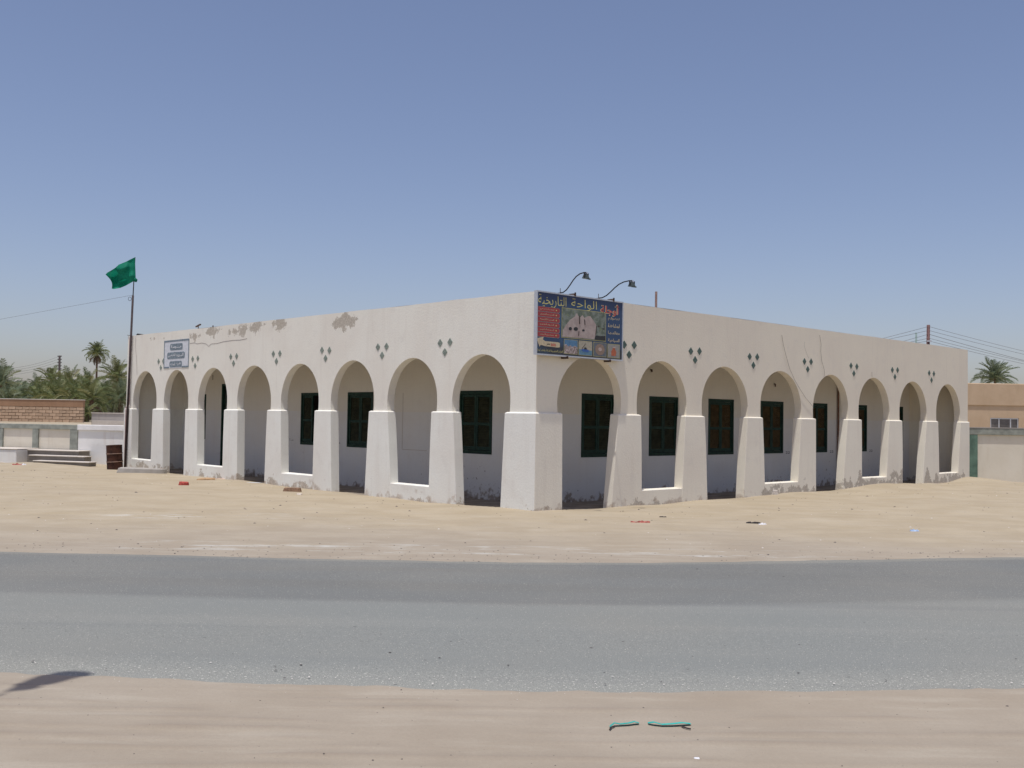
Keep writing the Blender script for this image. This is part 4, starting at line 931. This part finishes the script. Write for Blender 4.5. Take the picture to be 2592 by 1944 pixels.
red = simple('faded_red_plastic', (.34, .09, .07), .6, .4, 25); blk = simple('dark_rubber', (.035,.03,.03), .7, .2); wht = simple('white_plastic_bag', (.72,.72,.74), .5, .1)
lblue = simple('light_blue_plastic', (.42,.56,.78), .45, .2); teal = simple('teal_plastic_strap', (.02, .42, .36), .45, .15)
scrap(1621, 1329, .30, .06, .035, red, 'plastic_scrap', 'crumpled faded red plastic strip on the sand in front of the right facade', .03, 'plastic scrap')
scrap(1906, 1328, .22, .05, .03, blk, 'rubber_scrap', 'dark rubber strip on the sand with a white end', -.05, 'rubber scrap')
scrap(1930, 1332, .12, .05, .025, wht, 'plastic_scrap', 'white plastic scrap touching the right end of the dark rubber strip', -.1, 'plastic scrap')
scrap(2315, 1350, .14, .07, .04, lblue, 'plastic_bottle', 'light blue crushed plastic bottle on the sand at the right', .08, 'plastic bottle')
scrap(136*1.1718-15, 1167.5, .3, .08, .05, red, 'plastic_scrap', 'red litter beside the foot of the steps at the far left', 0, 'plastic scrap').location = tuple(np.array([*at(45, 1170, 29.2)[:2], land1(*at(45,1170,29.2)[:2])]))
scrap(1678, 1307, .12, .03, .015, blk, 'rubber_scrap', 'small black sliver on the sand beyond the red plastic strip', 0, 'rubber scrap')
scrap(60, 1168, .14, .07, .05, wht, 'plastic_scrap', 'white litter beside the red litter at the foot of the steps', 0, 'plastic scrap').location = tuple(np.array([*at(60, 1170, 29.2)[:2], land1(*at(60,1170,29.2)[:2])]))
def ribbon(pts, wdt, name, label, mat, tail=None):
    P = [ground(*p, 0.0) for p in pts]; o0 = P[0]; mb = MB(); vs = []
    for i, p in enumerate(P):
        z = land1(p[0], p[1])+.006+.012*math.sin(i*1.3)**2; vs += [(p[0]-o0[0], p[1]-o0[1]-wdt/2, z+.004), (p[0]-o0[0], p[1]-o0[1]+wdt/2, z)]
    mb.add(vs, [(2*i,2*i+2,2*i+3,2*i+1) for i in range(len(P)-1)])
    t = empty(name, (o0[0], o0[1], 0)); tag(t, label, 'plastic strap'); mb.build('strap', mat, t)
    if tail:
        Q_ = [ground(*p, 0.0) for p in tail]; mb = MB(); mb.tube([(p[0]-o0[0], p[1]-o0[1], land1(p[0], p[1])+.008) for p in Q_], .004, 5); mb.build('torn_end', blk, t)
    sol = t.children[0].modifiers.new('thickness', 'SOLIDIFY'); sol.thickness = .002
ribbon([(1543,1847),(1555,1843),(1570,1842),(1590,1841),(1605,1839),(1617,1838)], .030, 'green_strap', 'teal green plastic strap on the near sand, left one of the two', teal, [(1543,1856),(1548,1850),(1556,1846)])
ribbon([(1640,1838),(1655,1841),(1675,1843),(1700,1843),(1725,1842),(1748,1841)], .032, 'green_strap', 'longer teal green plastic strap on the near sand, right one of the two', teal, [(1724,1845),(1732,1850),(1740,1853),(1748,1855)])
for t in ('x',):
    P = ground(1764, 1932, 0); rubble('white_pebble', [(-.014,-.01),(.012,-.012),(.016,.006),(.0,.012),(-.014,.006)], .014, P[:2], wht, 'single white pebble on the sand at the bottom edge', 'pebble', jag=.003)

# ------------------------------------------------------------------ boundary walls
WA = at(313, 1100, 31.3); WB = at(-160, 1100, 33.4)
wd = (WB-WA)[:2]; wl = np.linalg.norm(wd); wd = wd/wl; wang = math.atan2(wd[1], wd[0])
# local x runs left along the wall, local y: -y after flip faces camera
def wallempty(name, label):
    t = empty(name, (WA[0], WA[1], 0), wang); return tag(t, label, 'wall')
def along(px):      # distance along this wall for a photo column
    d = ray(px, 1100)[:2]; A2 = np.array([[wd[0], -d[0]], [wd[1], -d[1]]]); return float(np.linalg.solve(A2, -WA[:2])[0])
a1 = along(197.5); a2 = along(92); a3 = along(3); a4 = wl
W1 = wallempty('boundary_wall', 'off-white boundary wall between the drum and the green-posted wall'); W1.location = (WA[0], WA[1], 0)
F_ = 1  # local +y faces away from camera? (x axis points left, so +y points towards the camera)
mb = MB(); mb.box(-.2, a1-.003, -.14, .0, -.3, 1.03); bevel(mb.build('wall_face', M['offwhite'], W1), .01)
mb = MB(); mb.box(-.2, a1-.003, -.16, .055, 1.032, 1.20); bevel(mb.build('top_beam', M['white_band'], W1), .015)
W2 = wallempty('panelled_wall', 'cream panelled boundary wall with grey-green posts and coping behind the platform')
for x0, x1 in ((a1+.28, a2-.09), (a2+.13, a3-.08), (a3+.2, a4)):
    mb = MB(); mb.box(x0+.003, x1-.003, -.12, -.02, -.2, 1.038); mb.build('panel', M['cream'], W2)
for x0, x1 in ((a1, a1+.28), (a2-.09, a2+.13), (a3-.08, a3+.2)):
    mb = MB(); mb.box(x0, x1, -.14, .03, -.2, 1.038); bevel(mb.build('post', M['grey_green'], W2), .008, 1)
mb = MB(); mb.box(a1, a4, -.16, .035, 1.04, 1.19); bevel(mb.build('coping', M['grey_green'], W2), .008, 1)
# raised platform and steps in front
PL = empty('concrete_steps', (WA[0], WA[1], 0), wang); tag(PL, 'concrete steps with dark risers and pale worn treads before the panelled wall', 'steps')
ny2 = np.array([-wd[1], wd[0]])
def along_at(px, yy):
    O = WA[:2]+ny2*yy; d = ray(px, 1150)[:2]; A2 = np.array([[wd[0], -d[0]], [wd[1], -d[1]]]); return float(np.linalg.solve(A2, -O)[0])
s_b = along_at(70, .55)
M['riser'] = render_mat('dark_stained_riser', (.20, .18, .155), (.25, .225, .195), (.15, .13, .11), 3)
for k, (pr, pl2, y0, y1, z1, nm) in enumerate(((199, 68, .03, .55, .42, 'landing'), (214, 72, .552, .88, .275, 'step'), (226, 83, .882, 1.22, .13, 'step'))):
    x0, x1 = along_at(pr, y1), along_at(pl2, y1)
    mb = MB(); mb.box(x0+.03, x1-.0, y0, y1-.03, -.3, z1-.032); st = mb.build(nm, M['riser'], PL)
    mb = MB(); mb.box(x0, x1+.004, y0, y1, z1-.03, z1); bevel(mb.build('tread', M['concrete'], st), .008, 1)
PF = empty('concrete_platform', (WA[0], WA[1], 0), wang); tag(PF, 'low white-faced concrete platform left of the steps at the edge of the picture', 'platform')
mb = MB(); mb.box(s_b+.03, a4, .03, .98, -.3, .42); bevel(mb.build('platform_body', M['offwhite'], PF), .03)
mb = MB(); mb.box(s_b+.03, a4, .03, 1.0, .422, .45); bevel(mb.build('platform_top', M['concrete'], PF), .012, 1)
# right boundary wall
Y0 = 30.95
RX0 = at(2444, 1150, Y0)[0]
RW = empty('boundary_wall', (RX0, Y0, 0)); tag(RW, 'cream boundary wall with a green pier and grey coping at the right edge', 'wall')
mb = MB(); mb.box(.36, 8, .03, .2, -.4, 1.335); mb.build('wall_face', M['cream'], RW)
mb = MB(); mb.box(0, .36, -.02, .22, -.4, 1.335); bevel(mb.build('green_pier', M['strong_green'], RW), .012)
mb = MB(); mb.box(-.02, 8, -.025, .26, 1.338, 1.555-.02); bevel(mb.build('coping', M['grey_green'], RW), .01)
mb = MB(); mb.box(-.02, 8, -.035, .27, 1.537, 1.562); mb.build('coping_cap', M['greywall'], RW)
# tan house behind it
TB = empty('tan_house', (at(2449, 1000, 45)[0]-.8, 45, 0)); tag(TB, 'tan flat-roofed house behind the boundary wall at the right edge', 'house')
xo = TB.location.x
wx0, wx1 = at(2380+478/3.769, 1060, 45)[0]-xo, at(2380+750/3.769, 1060, 45)[0]-xo
zb_ = at(2500, 1027, 45)[2]; zt_ = at(2500, 970.3, 45)[2]; wz1 = at(2540, 1058, 45)[2]
mb = MB()
mb.box(0, wx0, 0, .3, -.2, zb_); mb.box(wx1, 12, 0, .3, -.2, zb_); mb.box(wx0, wx1, 0, .3, -.2, 1.0); mb.box(wx0, wx1, 0, .3, wz1, zb_)
mb.box(0, .3, .302, 8, -.2, zb_); mb.box(0.3, 12, 8, 8.3, -.2, zb_); mb.build('wall', M['tan'], TB)
mb = MB(); mb.box(-.045, 12, -.045, 8.3, zb_+.003, zt_); bevel(mb.build('parapet', M['tan_up'] if 'tan_up' in M else M['tan'], TB), .03)
wn_ = None; ww_ = wx1-wx0
mb = MB(); 
for x0, x1 in ((0, .05), (ww_*.315-.025, ww_*.315+.025), (ww_*.72-.025, ww_*.72+.025), (ww_-.05, ww_)): mb.box(wx0+x0, wx0+x1, .03, .09, 1.05, wz1-.05)
mb.box(wx0, wx1, .03, .09, wz1-.05, wz1-.002); mb.box(wx0, wx1, .03, .09, 1.0, 1.05)
wn_ = mb.build('window', M['alu'], TB)
gl = simple('dusty_window_glass', (.13, .12, .115), .25, .3, 3, spec=.5); ct = simple('brown_curtain', (.22, .13, .09), .9, .3, 14)
for x0, x1 in ((.05, ww_*.315-.025), (ww_*.315+.025, ww_*.72-.025), (ww_*.72+.025, ww_-.05)):
    mb = MB(); mb.box(wx0+x0, wx0+x1, .055, .062, 1.05, wz1-.05); mb.build('pane', gl, wn_)
mb = MB(); mb.box(wx0+ww_*.45, wx0+ww_*.66, .12, .14, 1.05, wz1-.05); mb.build('curtain', ct, TB)
# block wall far left, each limestone block its own piece
YB = 60.0
xr = at(210.5, 1040, YB)[0]
BW = empty('block_wall', (xr, YB, .85)); tag(BW, 'tan limestone block wall with a rendered top band, in front of the palms', 'wall')
zt = at(100, 1010, YB)[2]-.85; zbk = at(100, 1029, YB)[2]-.85
mb = MB(); mb.box(-9, -.02, .03, .22, -.3, zbk); mb.build('mortar_core', M['mortar'], BW)
mb = MB(); mb.box(-9, .0, -.005, .25, zbk+.002, zt-.045); mb.build('render_band', M['tan_band'], BW)
mb = MB(); mb.box(-9, .02, -.03, .27, zt-.043, zt); bevel(mb.build('cap', M['concrete'], BW), .01)
blk_me = []
for v_ in range(3):
    mb = MB(); L_ = .37; Hh = .152
    mb.hexa([(0,0,0),(L_,0,0),(L_,.2,0),(0,.2,0)], [(0,0,Hh),(L_,0,Hh),(L_,.2,Hh),(0,.2,Hh)])
    for i_ in range(len(mb.v)): mb.v[i_] = tuple(c+random.uniform(-.008,.008) for c in mb.v[i_])
    m_ = [simple('limestone_block', (.56*f, .405*f, .28*f), .9, .16, 1.5, bump=.3) for f in (1.0, .9, 1.07)][v_]
    o = mb.build('block', m_, BW); blk_me.append(o.data); bpy.data.objects.remove(o)
row_h = .178
k_ = 0
for r_i in range(6):
    z_ = zbk-.012-row_h*(r_i+1)+.012; x_ = -.38 if r_i % 2 == 0 else -.20
    if z_ < -.35: break
    if r_i % 2:
        o = link(bpy.data.objects.new('block', blk_me[k_%3]), BW); o.location = (-.19, random.uniform(-.012,.004), z_); o.scale = (.5, 1, 1); x_ = -.585
    while x_ > -6.6:
        o = link(bpy.data.objects.new('block', blk_me[random.randrange(3)]), BW); o.location = (x_, random.uniform(-.014,.004), z_); x_ -= .393; k_ += 1
# low grey wall beyond the white boundary wall
P = at(232, 1052, 48)
GW = empty('low_grey_wall', (P[0], 48, .85)); tag(GW, 'low grey rendered wall with a pale top between the palms and the flagpole', 'wall')
zt2 = at(270, 1044.5, 48)[2]-.85
mb = MB(); mb.box(0, 9, 0, .25, -.3, zt2-.04); mb.build('wall_face', M['greywall'], GW)
mb = MB(); mb.box(-.02, 9, -.03, .28, zt2-.038, zt2); mb.build('cap', M['concrete'], GW)
mb = MB(); mb.box(.25, 9, -.55, -.03, -.3, zt2-.36); mb.build('footing_ledge', M['concrete'], GW)

# ------------------------------------------------------------------ poles and wires
def upole(px, ptop, Y, zg, r_, label, arms=0, lean=0.0, name='utility_pole', mat=None, group=None):
    T = at(px, ptop, Y); t = empty(name, (T[0]-lean, Y, zg)); tag(t, label, 'utility pole', group)
    H_ = T[2]-zg; mb = MB(); mb.tube([(0,0,-.3),(lean*.5,0,H_*.5),(lean,0,H_)], [r_*1.25, r_*1.1, r_], 10); mb.build('pole', mat or M['poledark'], t, smooth=True)
    for k in range(arms):
        z = H_-.12-k*.42; x = lean*(z/H_)
        mb = MB(); mb.box(x-.26, x+.26, -.05, .05, z-.03, z+.03); mb.tube([(x-.22,0,z+.03),(x-.22,0,z+.13)], .04, 6); mb.tube([(x+.22,0,z+.03),(x+.22,0,z+.13)], .04, 6); mb.build('crossarm', M['poledark'], t)
    return t, T
M['poledark'] = simple('tarred_pole', (.06, .045, .045), .8, .2, 10)
M['polebrown'] = simple('brown_wooden_pole', (.15, .085, .08), .85, .25, 8)
upole(151, 900, 136, .9, .13, 'dark utility pole with five short crossarms rising from the palms at the left', 5, -.1)
upole(142, 925, 150, .9, .05, 'thin bare post just left of the crossarmed pole among the palms', 0, .1, 'thin_post')
upole(300.5, 910, 150, .9, .09, 'thin pole rising from the palms close to the flagpole', 0, .0, 'thin_post')
for k in range(4):
    y = 902+k*6.3; wire('overhead_wire', at(150, y, 136), at(-150, y+16-k*2, 120), 1.2, .013, f"{['topmost', 'second', 'third', 'lowest'][k]} of the thin overhead wires left of the crossarmed pole", group='wires left of the crossarmed pole')
for k in range(3):
    y = 912+k*8; wire('overhead_wire', at(300.5, y, 150), at(480, y-30, 120), .8, .012, f"{['topmost', 'middle', 'lowest'][k]} of the thin overhead wires between the thin pole and the flagpole", group='wires at the thin pole by the flagpole')
t, T = upole(2350, 822.5, 65, -.1, .10, 'brown wooden utility pole behind the right end of the building', 0, .1, mat=M['polebrown'])
mb = MB(); mb.box(-.03, .25, -.14, -.10, T[2]-1.05-.03+.1, T[2]-.98+.1); mb.build('crossarm', M['alu'], t)
upole(2319, 842, 88, -.1, .075, 'slim grey-green post left of the brown pole behind the roof', 0, 0, 'thin_post', simple('weathered_green_post', (.20,.27,.26), .7))
lv = [827, 837, 846.5, 856.5, 863.5]; re = [886.3, 894.2, 909.8, 912.2, 918.4]; le = [(2235, 855), (2251, 857), (2290, 862), (2300, 866), (2318, 868)]
nm_ = ['highest', 'second highest', 'third', 'fourth', 'lowest']
for k in range(5):
    x1, y1 = 2760, lv[k]+(re[k]-lv[k])*(2760-2352)/(2592-2352)
    wire('overhead_wire', at(2353, lv[k], 64.9), at(x1, y1-2, 92), .12, .011 if k != 2 else .014, f'{nm_[k]} overhead wire to the right of the brown pole', group='wires right of the brown pole')
    (ex, ey) = le[k]; x1 = 2100; y1 = lv[k]+(ey-lv[k])*(2349-2100)/(2349-ex)
    wire('overhead_wire', at(2348, lv[k], 64.9), at(x1, y1, 95), .05, .011, f'{nm_[k]} overhead wire to the left of the brown pole', group='wires left of the brown pole')

# ------------------------------------------------------------------ date palms
def leafmat(nm, a, b, c_):
    n = NT(nm); inf = n.t.nodes.new('ShaderNodeObjectInfo'); t = n.noise(n.obj, 2.5, 3)
    c = n.mix(n.map(t, .35, .65), a, b); c = n.mix(n.map(inf.outputs['Random'], .55, 1.0, 0, .7), c, c_)
    tr = n.t.nodes.new('ShaderNodeBsdfTranslucent'); mx = n.t.nodes.new('ShaderNodeMixShader'); mx.inputs[0].default_value = .22; n.set(tr.inputs[0], c)
    n.bsdf.inputs['Specular IOR Level'].default_value = .5
    n.fin(c, .5); n.t.links.new(n.bsdf.outputs[0], mx.inputs[1]); n.t.links.new(tr.outputs[0], mx.inputs[2]); n.t.links.new(mx.outputs[0], n.out.inputs[0]); return n.mat
M['leaf'] = leafmat('date_palm_leaf', (.125, .165, .060), (.23, .26, .105), (.31, .29, .13))
M['leaf2'] = leafmat('grey_green_palm_leaf', (.14, .185, .10), (.23, .275, .165), (.23, .24, .11))
M['dead'] = leafmat('dry_palm_leaf', (.20, .13, .08), (.28, .20, .13), (.16, .10, .07))
M['rachis'] = simple('palm_rib', (.24, .22, .10), .6, .2)
M['trunk'] = simple('palm_trunk_bark', (.135, .085, .06), .95, .35, 5, bump=.5)
def frond_mesh(name, droop, mat, L=1.0, n_=34, dead=False, seed=0):
    r_ = random.Random(seed); mb = MB(); pts = []; ang = math.radians(8); x = z = 0; seg = 20
    dirs = []
    for i in range(seg+1):
        pts.append((x, 0, z)); dirs.append(ang); ang -= droop/seg*(.4+1.3*i/seg); x += math.cos(ang)*L/seg; z += math.sin(ang)*L/seg
    mb.tube(pts[:-1], [max(.0022, .011*(1-i/seg)) for i in range(seg)], 3, 1, caps=False)
    for i in range(n_):
        f = .12+.88*i/(n_-1); k = min(int(f*seg), seg-1); g = f*seg-k
        px = pts[k][0]*(1-g)+pts[k+1][0]*g; pz = pts[k][2]*(1-g)+pts[k+1][2]*g; a = dirs[k]
        ll = L*(.24*math.sin(math.pi*min(1, .18+f*.78))**.7+.02)*r_.uniform(.85, 1.1)
        for sd in (-1, 1):
            fw = math.radians(r_.uniform(38, 55)+f*14); up = math.radians(r_.uniform(10, 42) if not dead else r_.uniform(-50, 0))
            d = Vector((math.cos(fw), sd*math.sin(fw)*math.cos(up), math.sin(fw)*math.sin(up))); d = Vector((d.x*math.cos(a)-d.z*math.sin(a), d.y, d.x*math.sin(a)+d.z*math.cos(a)))
            tip = Vector((px,0,pz))+d*ll - Vector((0,0,ll*.18)); wv_ = Vector((.012, 0, .004)); p0 = Vector((px,0,pz)); md = p0+d*ll*.5
            mb.add([p0-wv_*.5, p0+wv_*.5, md+wv_*.8, tip, md-wv_*.8], [(0,1,2,3,4)], 0)
    o = mb.build(name, [mat, M['rachis']]); me_ = o.data; bpy.data.objects.remove(o); return me_
FR = {m: [frond_mesh('frond', d_, M[m], seed=i) for i, d_ in enumerate((.35, .8, 1.25, 1.7))] for m in ('leaf', 'leaf2')}
FRD = [frond_mesh('dead_frond', d_, M['dead'], dead=True, seed=40+i) for i, d_ in enumerate((1.0, 1.5))]
def trunk_mesh(H_, r_):
    mb = MB(); pts = []; rad = []; n_ = max(4, int(H_/.22))
    for i in range(n_+1):
        z = H_*i/n_; pts += [(0,0,z), (0,0,z+H_/n_*.7)]; base = r_*(1.15-.3*i/n_); rad += [base*.9, base*1.12]
    mb.tube(pts, rad, 9); return mb
def palm(px, py, Y, fl, zg, label, n_=34, mat='leaf', dead=0, up=0.0, trunk=True, seed=0, spread=1.0, group='date palms behind the walls'):
    """crown centre at photo px,py at distance Y, frond length fl metres"""
    r_ = random.Random(seed); T = at(px, py, Y); t = empty('date_palm', (T[0], Y, zg), r_.uniform(0, 6.28)); tag(t, label, 'palm tree', group)
    H_ = max(.3, T[2]-zg)
    trunk_mesh(H_, .17+.03*fl/3).build('trunk', M['trunk'], t)
    for i in range(n_):
        f = (i+.5)/n_; el = math.radians(86-f*112*spread+up)+r_.uniform(-.1,.1); az = i*2.39996+r_.uniform(-.2,.2)
        kind = 0 if f < .2 else 1 if f < .5 else 2 if f < .8 else 3
        o = link(bpy.data.objects.new('frond', FR[mat][kind if r_.random() < .75 else r_.randrange(4)]), t)
        o.location = (0, 0, H_+r_.uniform(-.1,.1)); o.rotation_euler = (r_.uniform(-.3,.3), -el, az); s_ = fl*r_.uniform(.82, 1.1)*(.8 if f < .12 else 1); o.scale = (s_, s_, s_)
    for i in range(dead):
        o = link(bpy.data.objects.new('dead_frond', FRD[i%2]), t); o.location = (0,0,H_-.25); o.rotation_euler = (0, math.radians(r_.uniform(25, 65)), i*2.4+r_.uniform(-.3,.3)); s_ = fl*r_.uniform(.6,.85); o.scale = (s_,s_,s_)
    return t
palm(2519, 962, 137, 3.15, -.1, 'single date palm crown showing above the tan house at the right edge', 46, 'leaf2', 0, seed=3, spread=.95, group='date palms beyond the right wall')
palm(246, 895, 210, 2.9, .9, 'tallest date palm, its crown and bare trunk above all the others at the left', 50, 'leaf', 14, seed=5, spread=1.0)
palm(2, 978, 120, 3.3, .9, 'date palm cut by the left edge of the picture with long arching fronds', 32, 'leaf2', 0, seed=6)
palm(130, 968, 130, 2.6, .9, 'date palm just left of the crossarmed pole', 30, 'leaf', 0, seed=7)
palm(172, 984, 112, 2.7, .9, 'date palm just right of the crossarmed pole', 34, 'leaf', 0, seed=8)
palm(296, 962, 125, 2.8, .9, 'date palm right beside the flagpole with dry hanging fronds on its trunk', 36, 'leaf', 12, seed=9)
palm(94, 985, 140, 2.2, .9, 'small rounded date palm between the left edge palm and the crossarmed pole', 28, 'leaf2', 0, seed=10)
palm(222, 984, 118, 2.5, .9, 'bushy date palm below the tallest palm', 34, 'leaf', 0, seed=11)
low = [(20, 1016, 96, 2.2, 'leaf2', 'low date palm over the block wall at the left edge'), (58, 1012, 108, 2.2, 'leaf2', 'low grey-green date palm second from the left edge, over the block wall'), (100, 1014, 98, 2.3, 'leaf', 'low date palm over the middle of the block wall'),
       (148, 1012, 92, 2.5, 'leaf', 'low bushy date palm below the crossarmed pole'), (190, 1014, 88, 2.4, 'leaf', 'low date palm behind the right end of the block wall'), (232, 1014, 84, 2.1, 'leaf', 'low date palm right of the end of the block wall'),
       (266, 1014, 88, 2.3, 'leaf', 'low date palm over the low grey wall'), (306, 1010, 86, 2.3, 'leaf2', 'low date palm half hidden by the flagpole'), (218, 1052, 64, 1.0, 'leaf', 'small palm shoot clump at the corner of the block wall')]
for i, (px, py, Y, fl, m_, lab) in enumerate(low): palm(px, py, Y, fl, .9, lab, 30, m_, 3 if i in (5, 6) else 0, seed=20+i, spread=1.05)
# farther ones closing the view
far = [(-60, 985, 150), (-20, 1000, 165), (40, 975, 175), (75, 985, 160), (115, 980, 170), (160, 985, 165), (205, 985, 160), (250, 990, 150), (285, 990, 165), (330, 985, 160), (-110, 990, 150), (370, 985, 170)]
for i, (px, py, Y) in enumerate(far): palm(px, py+22, Y, 3.0, .9, 'hazy date palm in the dense back row of the grove, hidden up to its crown', 26, 'leaf2' if i % 2 else 'leaf', 0, seed=60+i, spread=1.1, group='back row palms of the grove')

# ------------------------------------------------------------------ street lamp out of frame at the left; its head casts the soft shadow on the verge
HL = 7.2
sh0 = np.array([-2.83, 5.81]); sh1 = np.array([-2.52, 6.38])
off2 = sun_vec[:2]/sun_vec[2]*HL
tip = sh1+off2; tail = sh0+off2
SLP = empty('street_lamp', (tail[0]-1.6, tail[1]-.9, 0), 0); tag(SLP, 'tall street lamp beside the near verge whose head shades the sand at the left', 'street lamp')
org = np.array([tail[0]-1.6, tail[1]-.9])
mb = MB(); mb.tube([(0,0,-.2),(0,0,6.2),(.25,.12,6.9),(.8,.45,HL+.0)], [.08,.06,.045,.035], 10); mb.tube([(.8,.45,HL),(tail[0]-org[0],tail[1]-org[1],HL+.02)], .03, 8); mb.build('mast', M['alu'], SLP, smooth=True)
mb = MB(); d = tip-tail; Ln = np.linalg.norm(d); d = d/Ln; nn = np.array([-d[1], d[0]])
vs = []
pairs = [((0,792),(0,799)),((32,768),(36,777)),((78,744),(84,774)),((124,721),(142,768)),((182,700),(204,753)),((240,685),(262,737)),((300,679),(322,721)),((360,682),(372,707)),((396,688),(399,695))]
for a_px, b_px in pairs:
    pa = ground(a_px[0]/1.7068, 1300+a_px[1]/1.7068)[:2]+off2-org; pb = ground(b_px[0]/1.7068, 1300+b_px[1]/1.7068)[:2]+off2-org
    c_ = (pa+pb)/2; hv = (pa-pb)/2*.93; ht = float(np.linalg.norm(hv))*.6
    for a_ in np.linspace(0, 2*math.pi, 11)[:-1]: vs.append((c_[0]+hv[0]*math.cos(a_), c_[1]+hv[1]*math.cos(a_), HL+.02+ht*math.sin(a_)))
fs = [(i*10+k, i*10+(k+1)%10, (i+1)*10+(k+1)%10, (i+1)*10+k) for i in range(len(pairs)-1) for k in range(10)]+[tuple(range(10)), tuple(range(80, 90))]
mb.add(vs, fs); mb.build('lamp_head', M['alu'], SLP, smooth=True)

# ------------------------------------------------------------------ loose gravel and chips (uncountable)
def chips(name, n_, region, size, mat, label, squash=.5):
    mb = MB(); k = 0
    while k < n_:
        x, y = region()
        s_ = size*random.uniform(.5, 1.5)*(1 + .6*(random.random() > .93)); z = max(land1_fast(x, y), 0.012 if near_y(x) < y < far_y(x) else -9)
        a = random.uniform(0, 3.14); ca, sa = math.cos(a), math.sin(a); e = random.uniform(.6, 1.4)
        vs = [(s_*e,0,0),(0,s_,0),(-s_*e,0,0),(0,-s_,0),(random.uniform(-.3,.3)*s_,random.uniform(-.3,.3)*s_,s_*squash)]
        mb.add([(x+v[0]*ca-v[1]*sa, y+v[0]*sa+v[1]*ca, z+v[2]-.001) for v in vs], [(0,1,4),(1,2,4),(2,3,4),(3,0,4)]); k += 1
    tag(mb.build(name, mat), label, kind='stuff')
GXs, GYs, GZg = gx, gy, GZ.reshape(nyv, nxv)
def land1_fast(x, y):
    i = int(np.searchsorted(GXs, x))-1; j = int(np.searchsorted(GYs, y))-1; fx1 = (x-GXs[i])/(GXs[i+1]-GXs[i]); fy1 = (y-GYs[j])/(GYs[j+1]-GYs[j])
    return float((GZg[j,i]*(1-fx1)+GZg[j,i+1]*fx1)*(1-fy1)+(GZg[j+1,i]*(1-fx1)+GZg[j+1,i+1]*fx1)*fy1)
dk = simple('dark_road_grit', (.08, .07, .065), .9, .2); wh_ = simple('white_limestone_grit', (.60, .57, .52), .9, .1)
def r_far():
    x = random.uniform(-7, 8.5); return x, float(far_y(x))+abs(random.gauss(.15, .55))
def r_near():
    x = random.uniform(-4.5, 5); return x, float(near_y(x))+random.gauss(.12, .14)
def r_open():
    x = random.uniform(-15, 15); return x, random.uniform(12.8, 29)
def r_front():
    x = random.uniform(-3, 3); return x, random.uniform(4.4, 6.2)
def r_road():
    x = random.uniform(-6, 8); f_r = random.random(); return x, float(near_y(x))*(1-f_r)+float(far_y(x))*f_r
def outside(fn):
    def g():
        while True:
            x, y = fn(); a = (x-CORNER[0])*DL[0]+(y-CORNER[1])*DL[1]; b = (x-CORNER[0])*DR[0]+(y-CORNER[1])*DR[1]
            if not (a > -.08 and b > -.08): return x, y
    return g
chips('dark_gravel', 420, r_far, .010, dk, 'dark gravel scattered along the far road edge')
chips('white_gravel', 600, r_near, .0035, wh_, 'white chippings along the near road edge', .5)
chips('ground_grit', 420, outside(r_open), .015, dk, 'scattered dark grit and twigs on the open sand')
chips('pale_grit', 220, outside(r_open), .011, wh_, 'scattered pale stones and scraps on the open sand')
chips('verge_grit', 130, r_front, .005, dk, 'fine dark grit on the near sand')
chips('road_grit', 260, r_road, .007, dk, 'dark crumbs on the asphalt', .25)
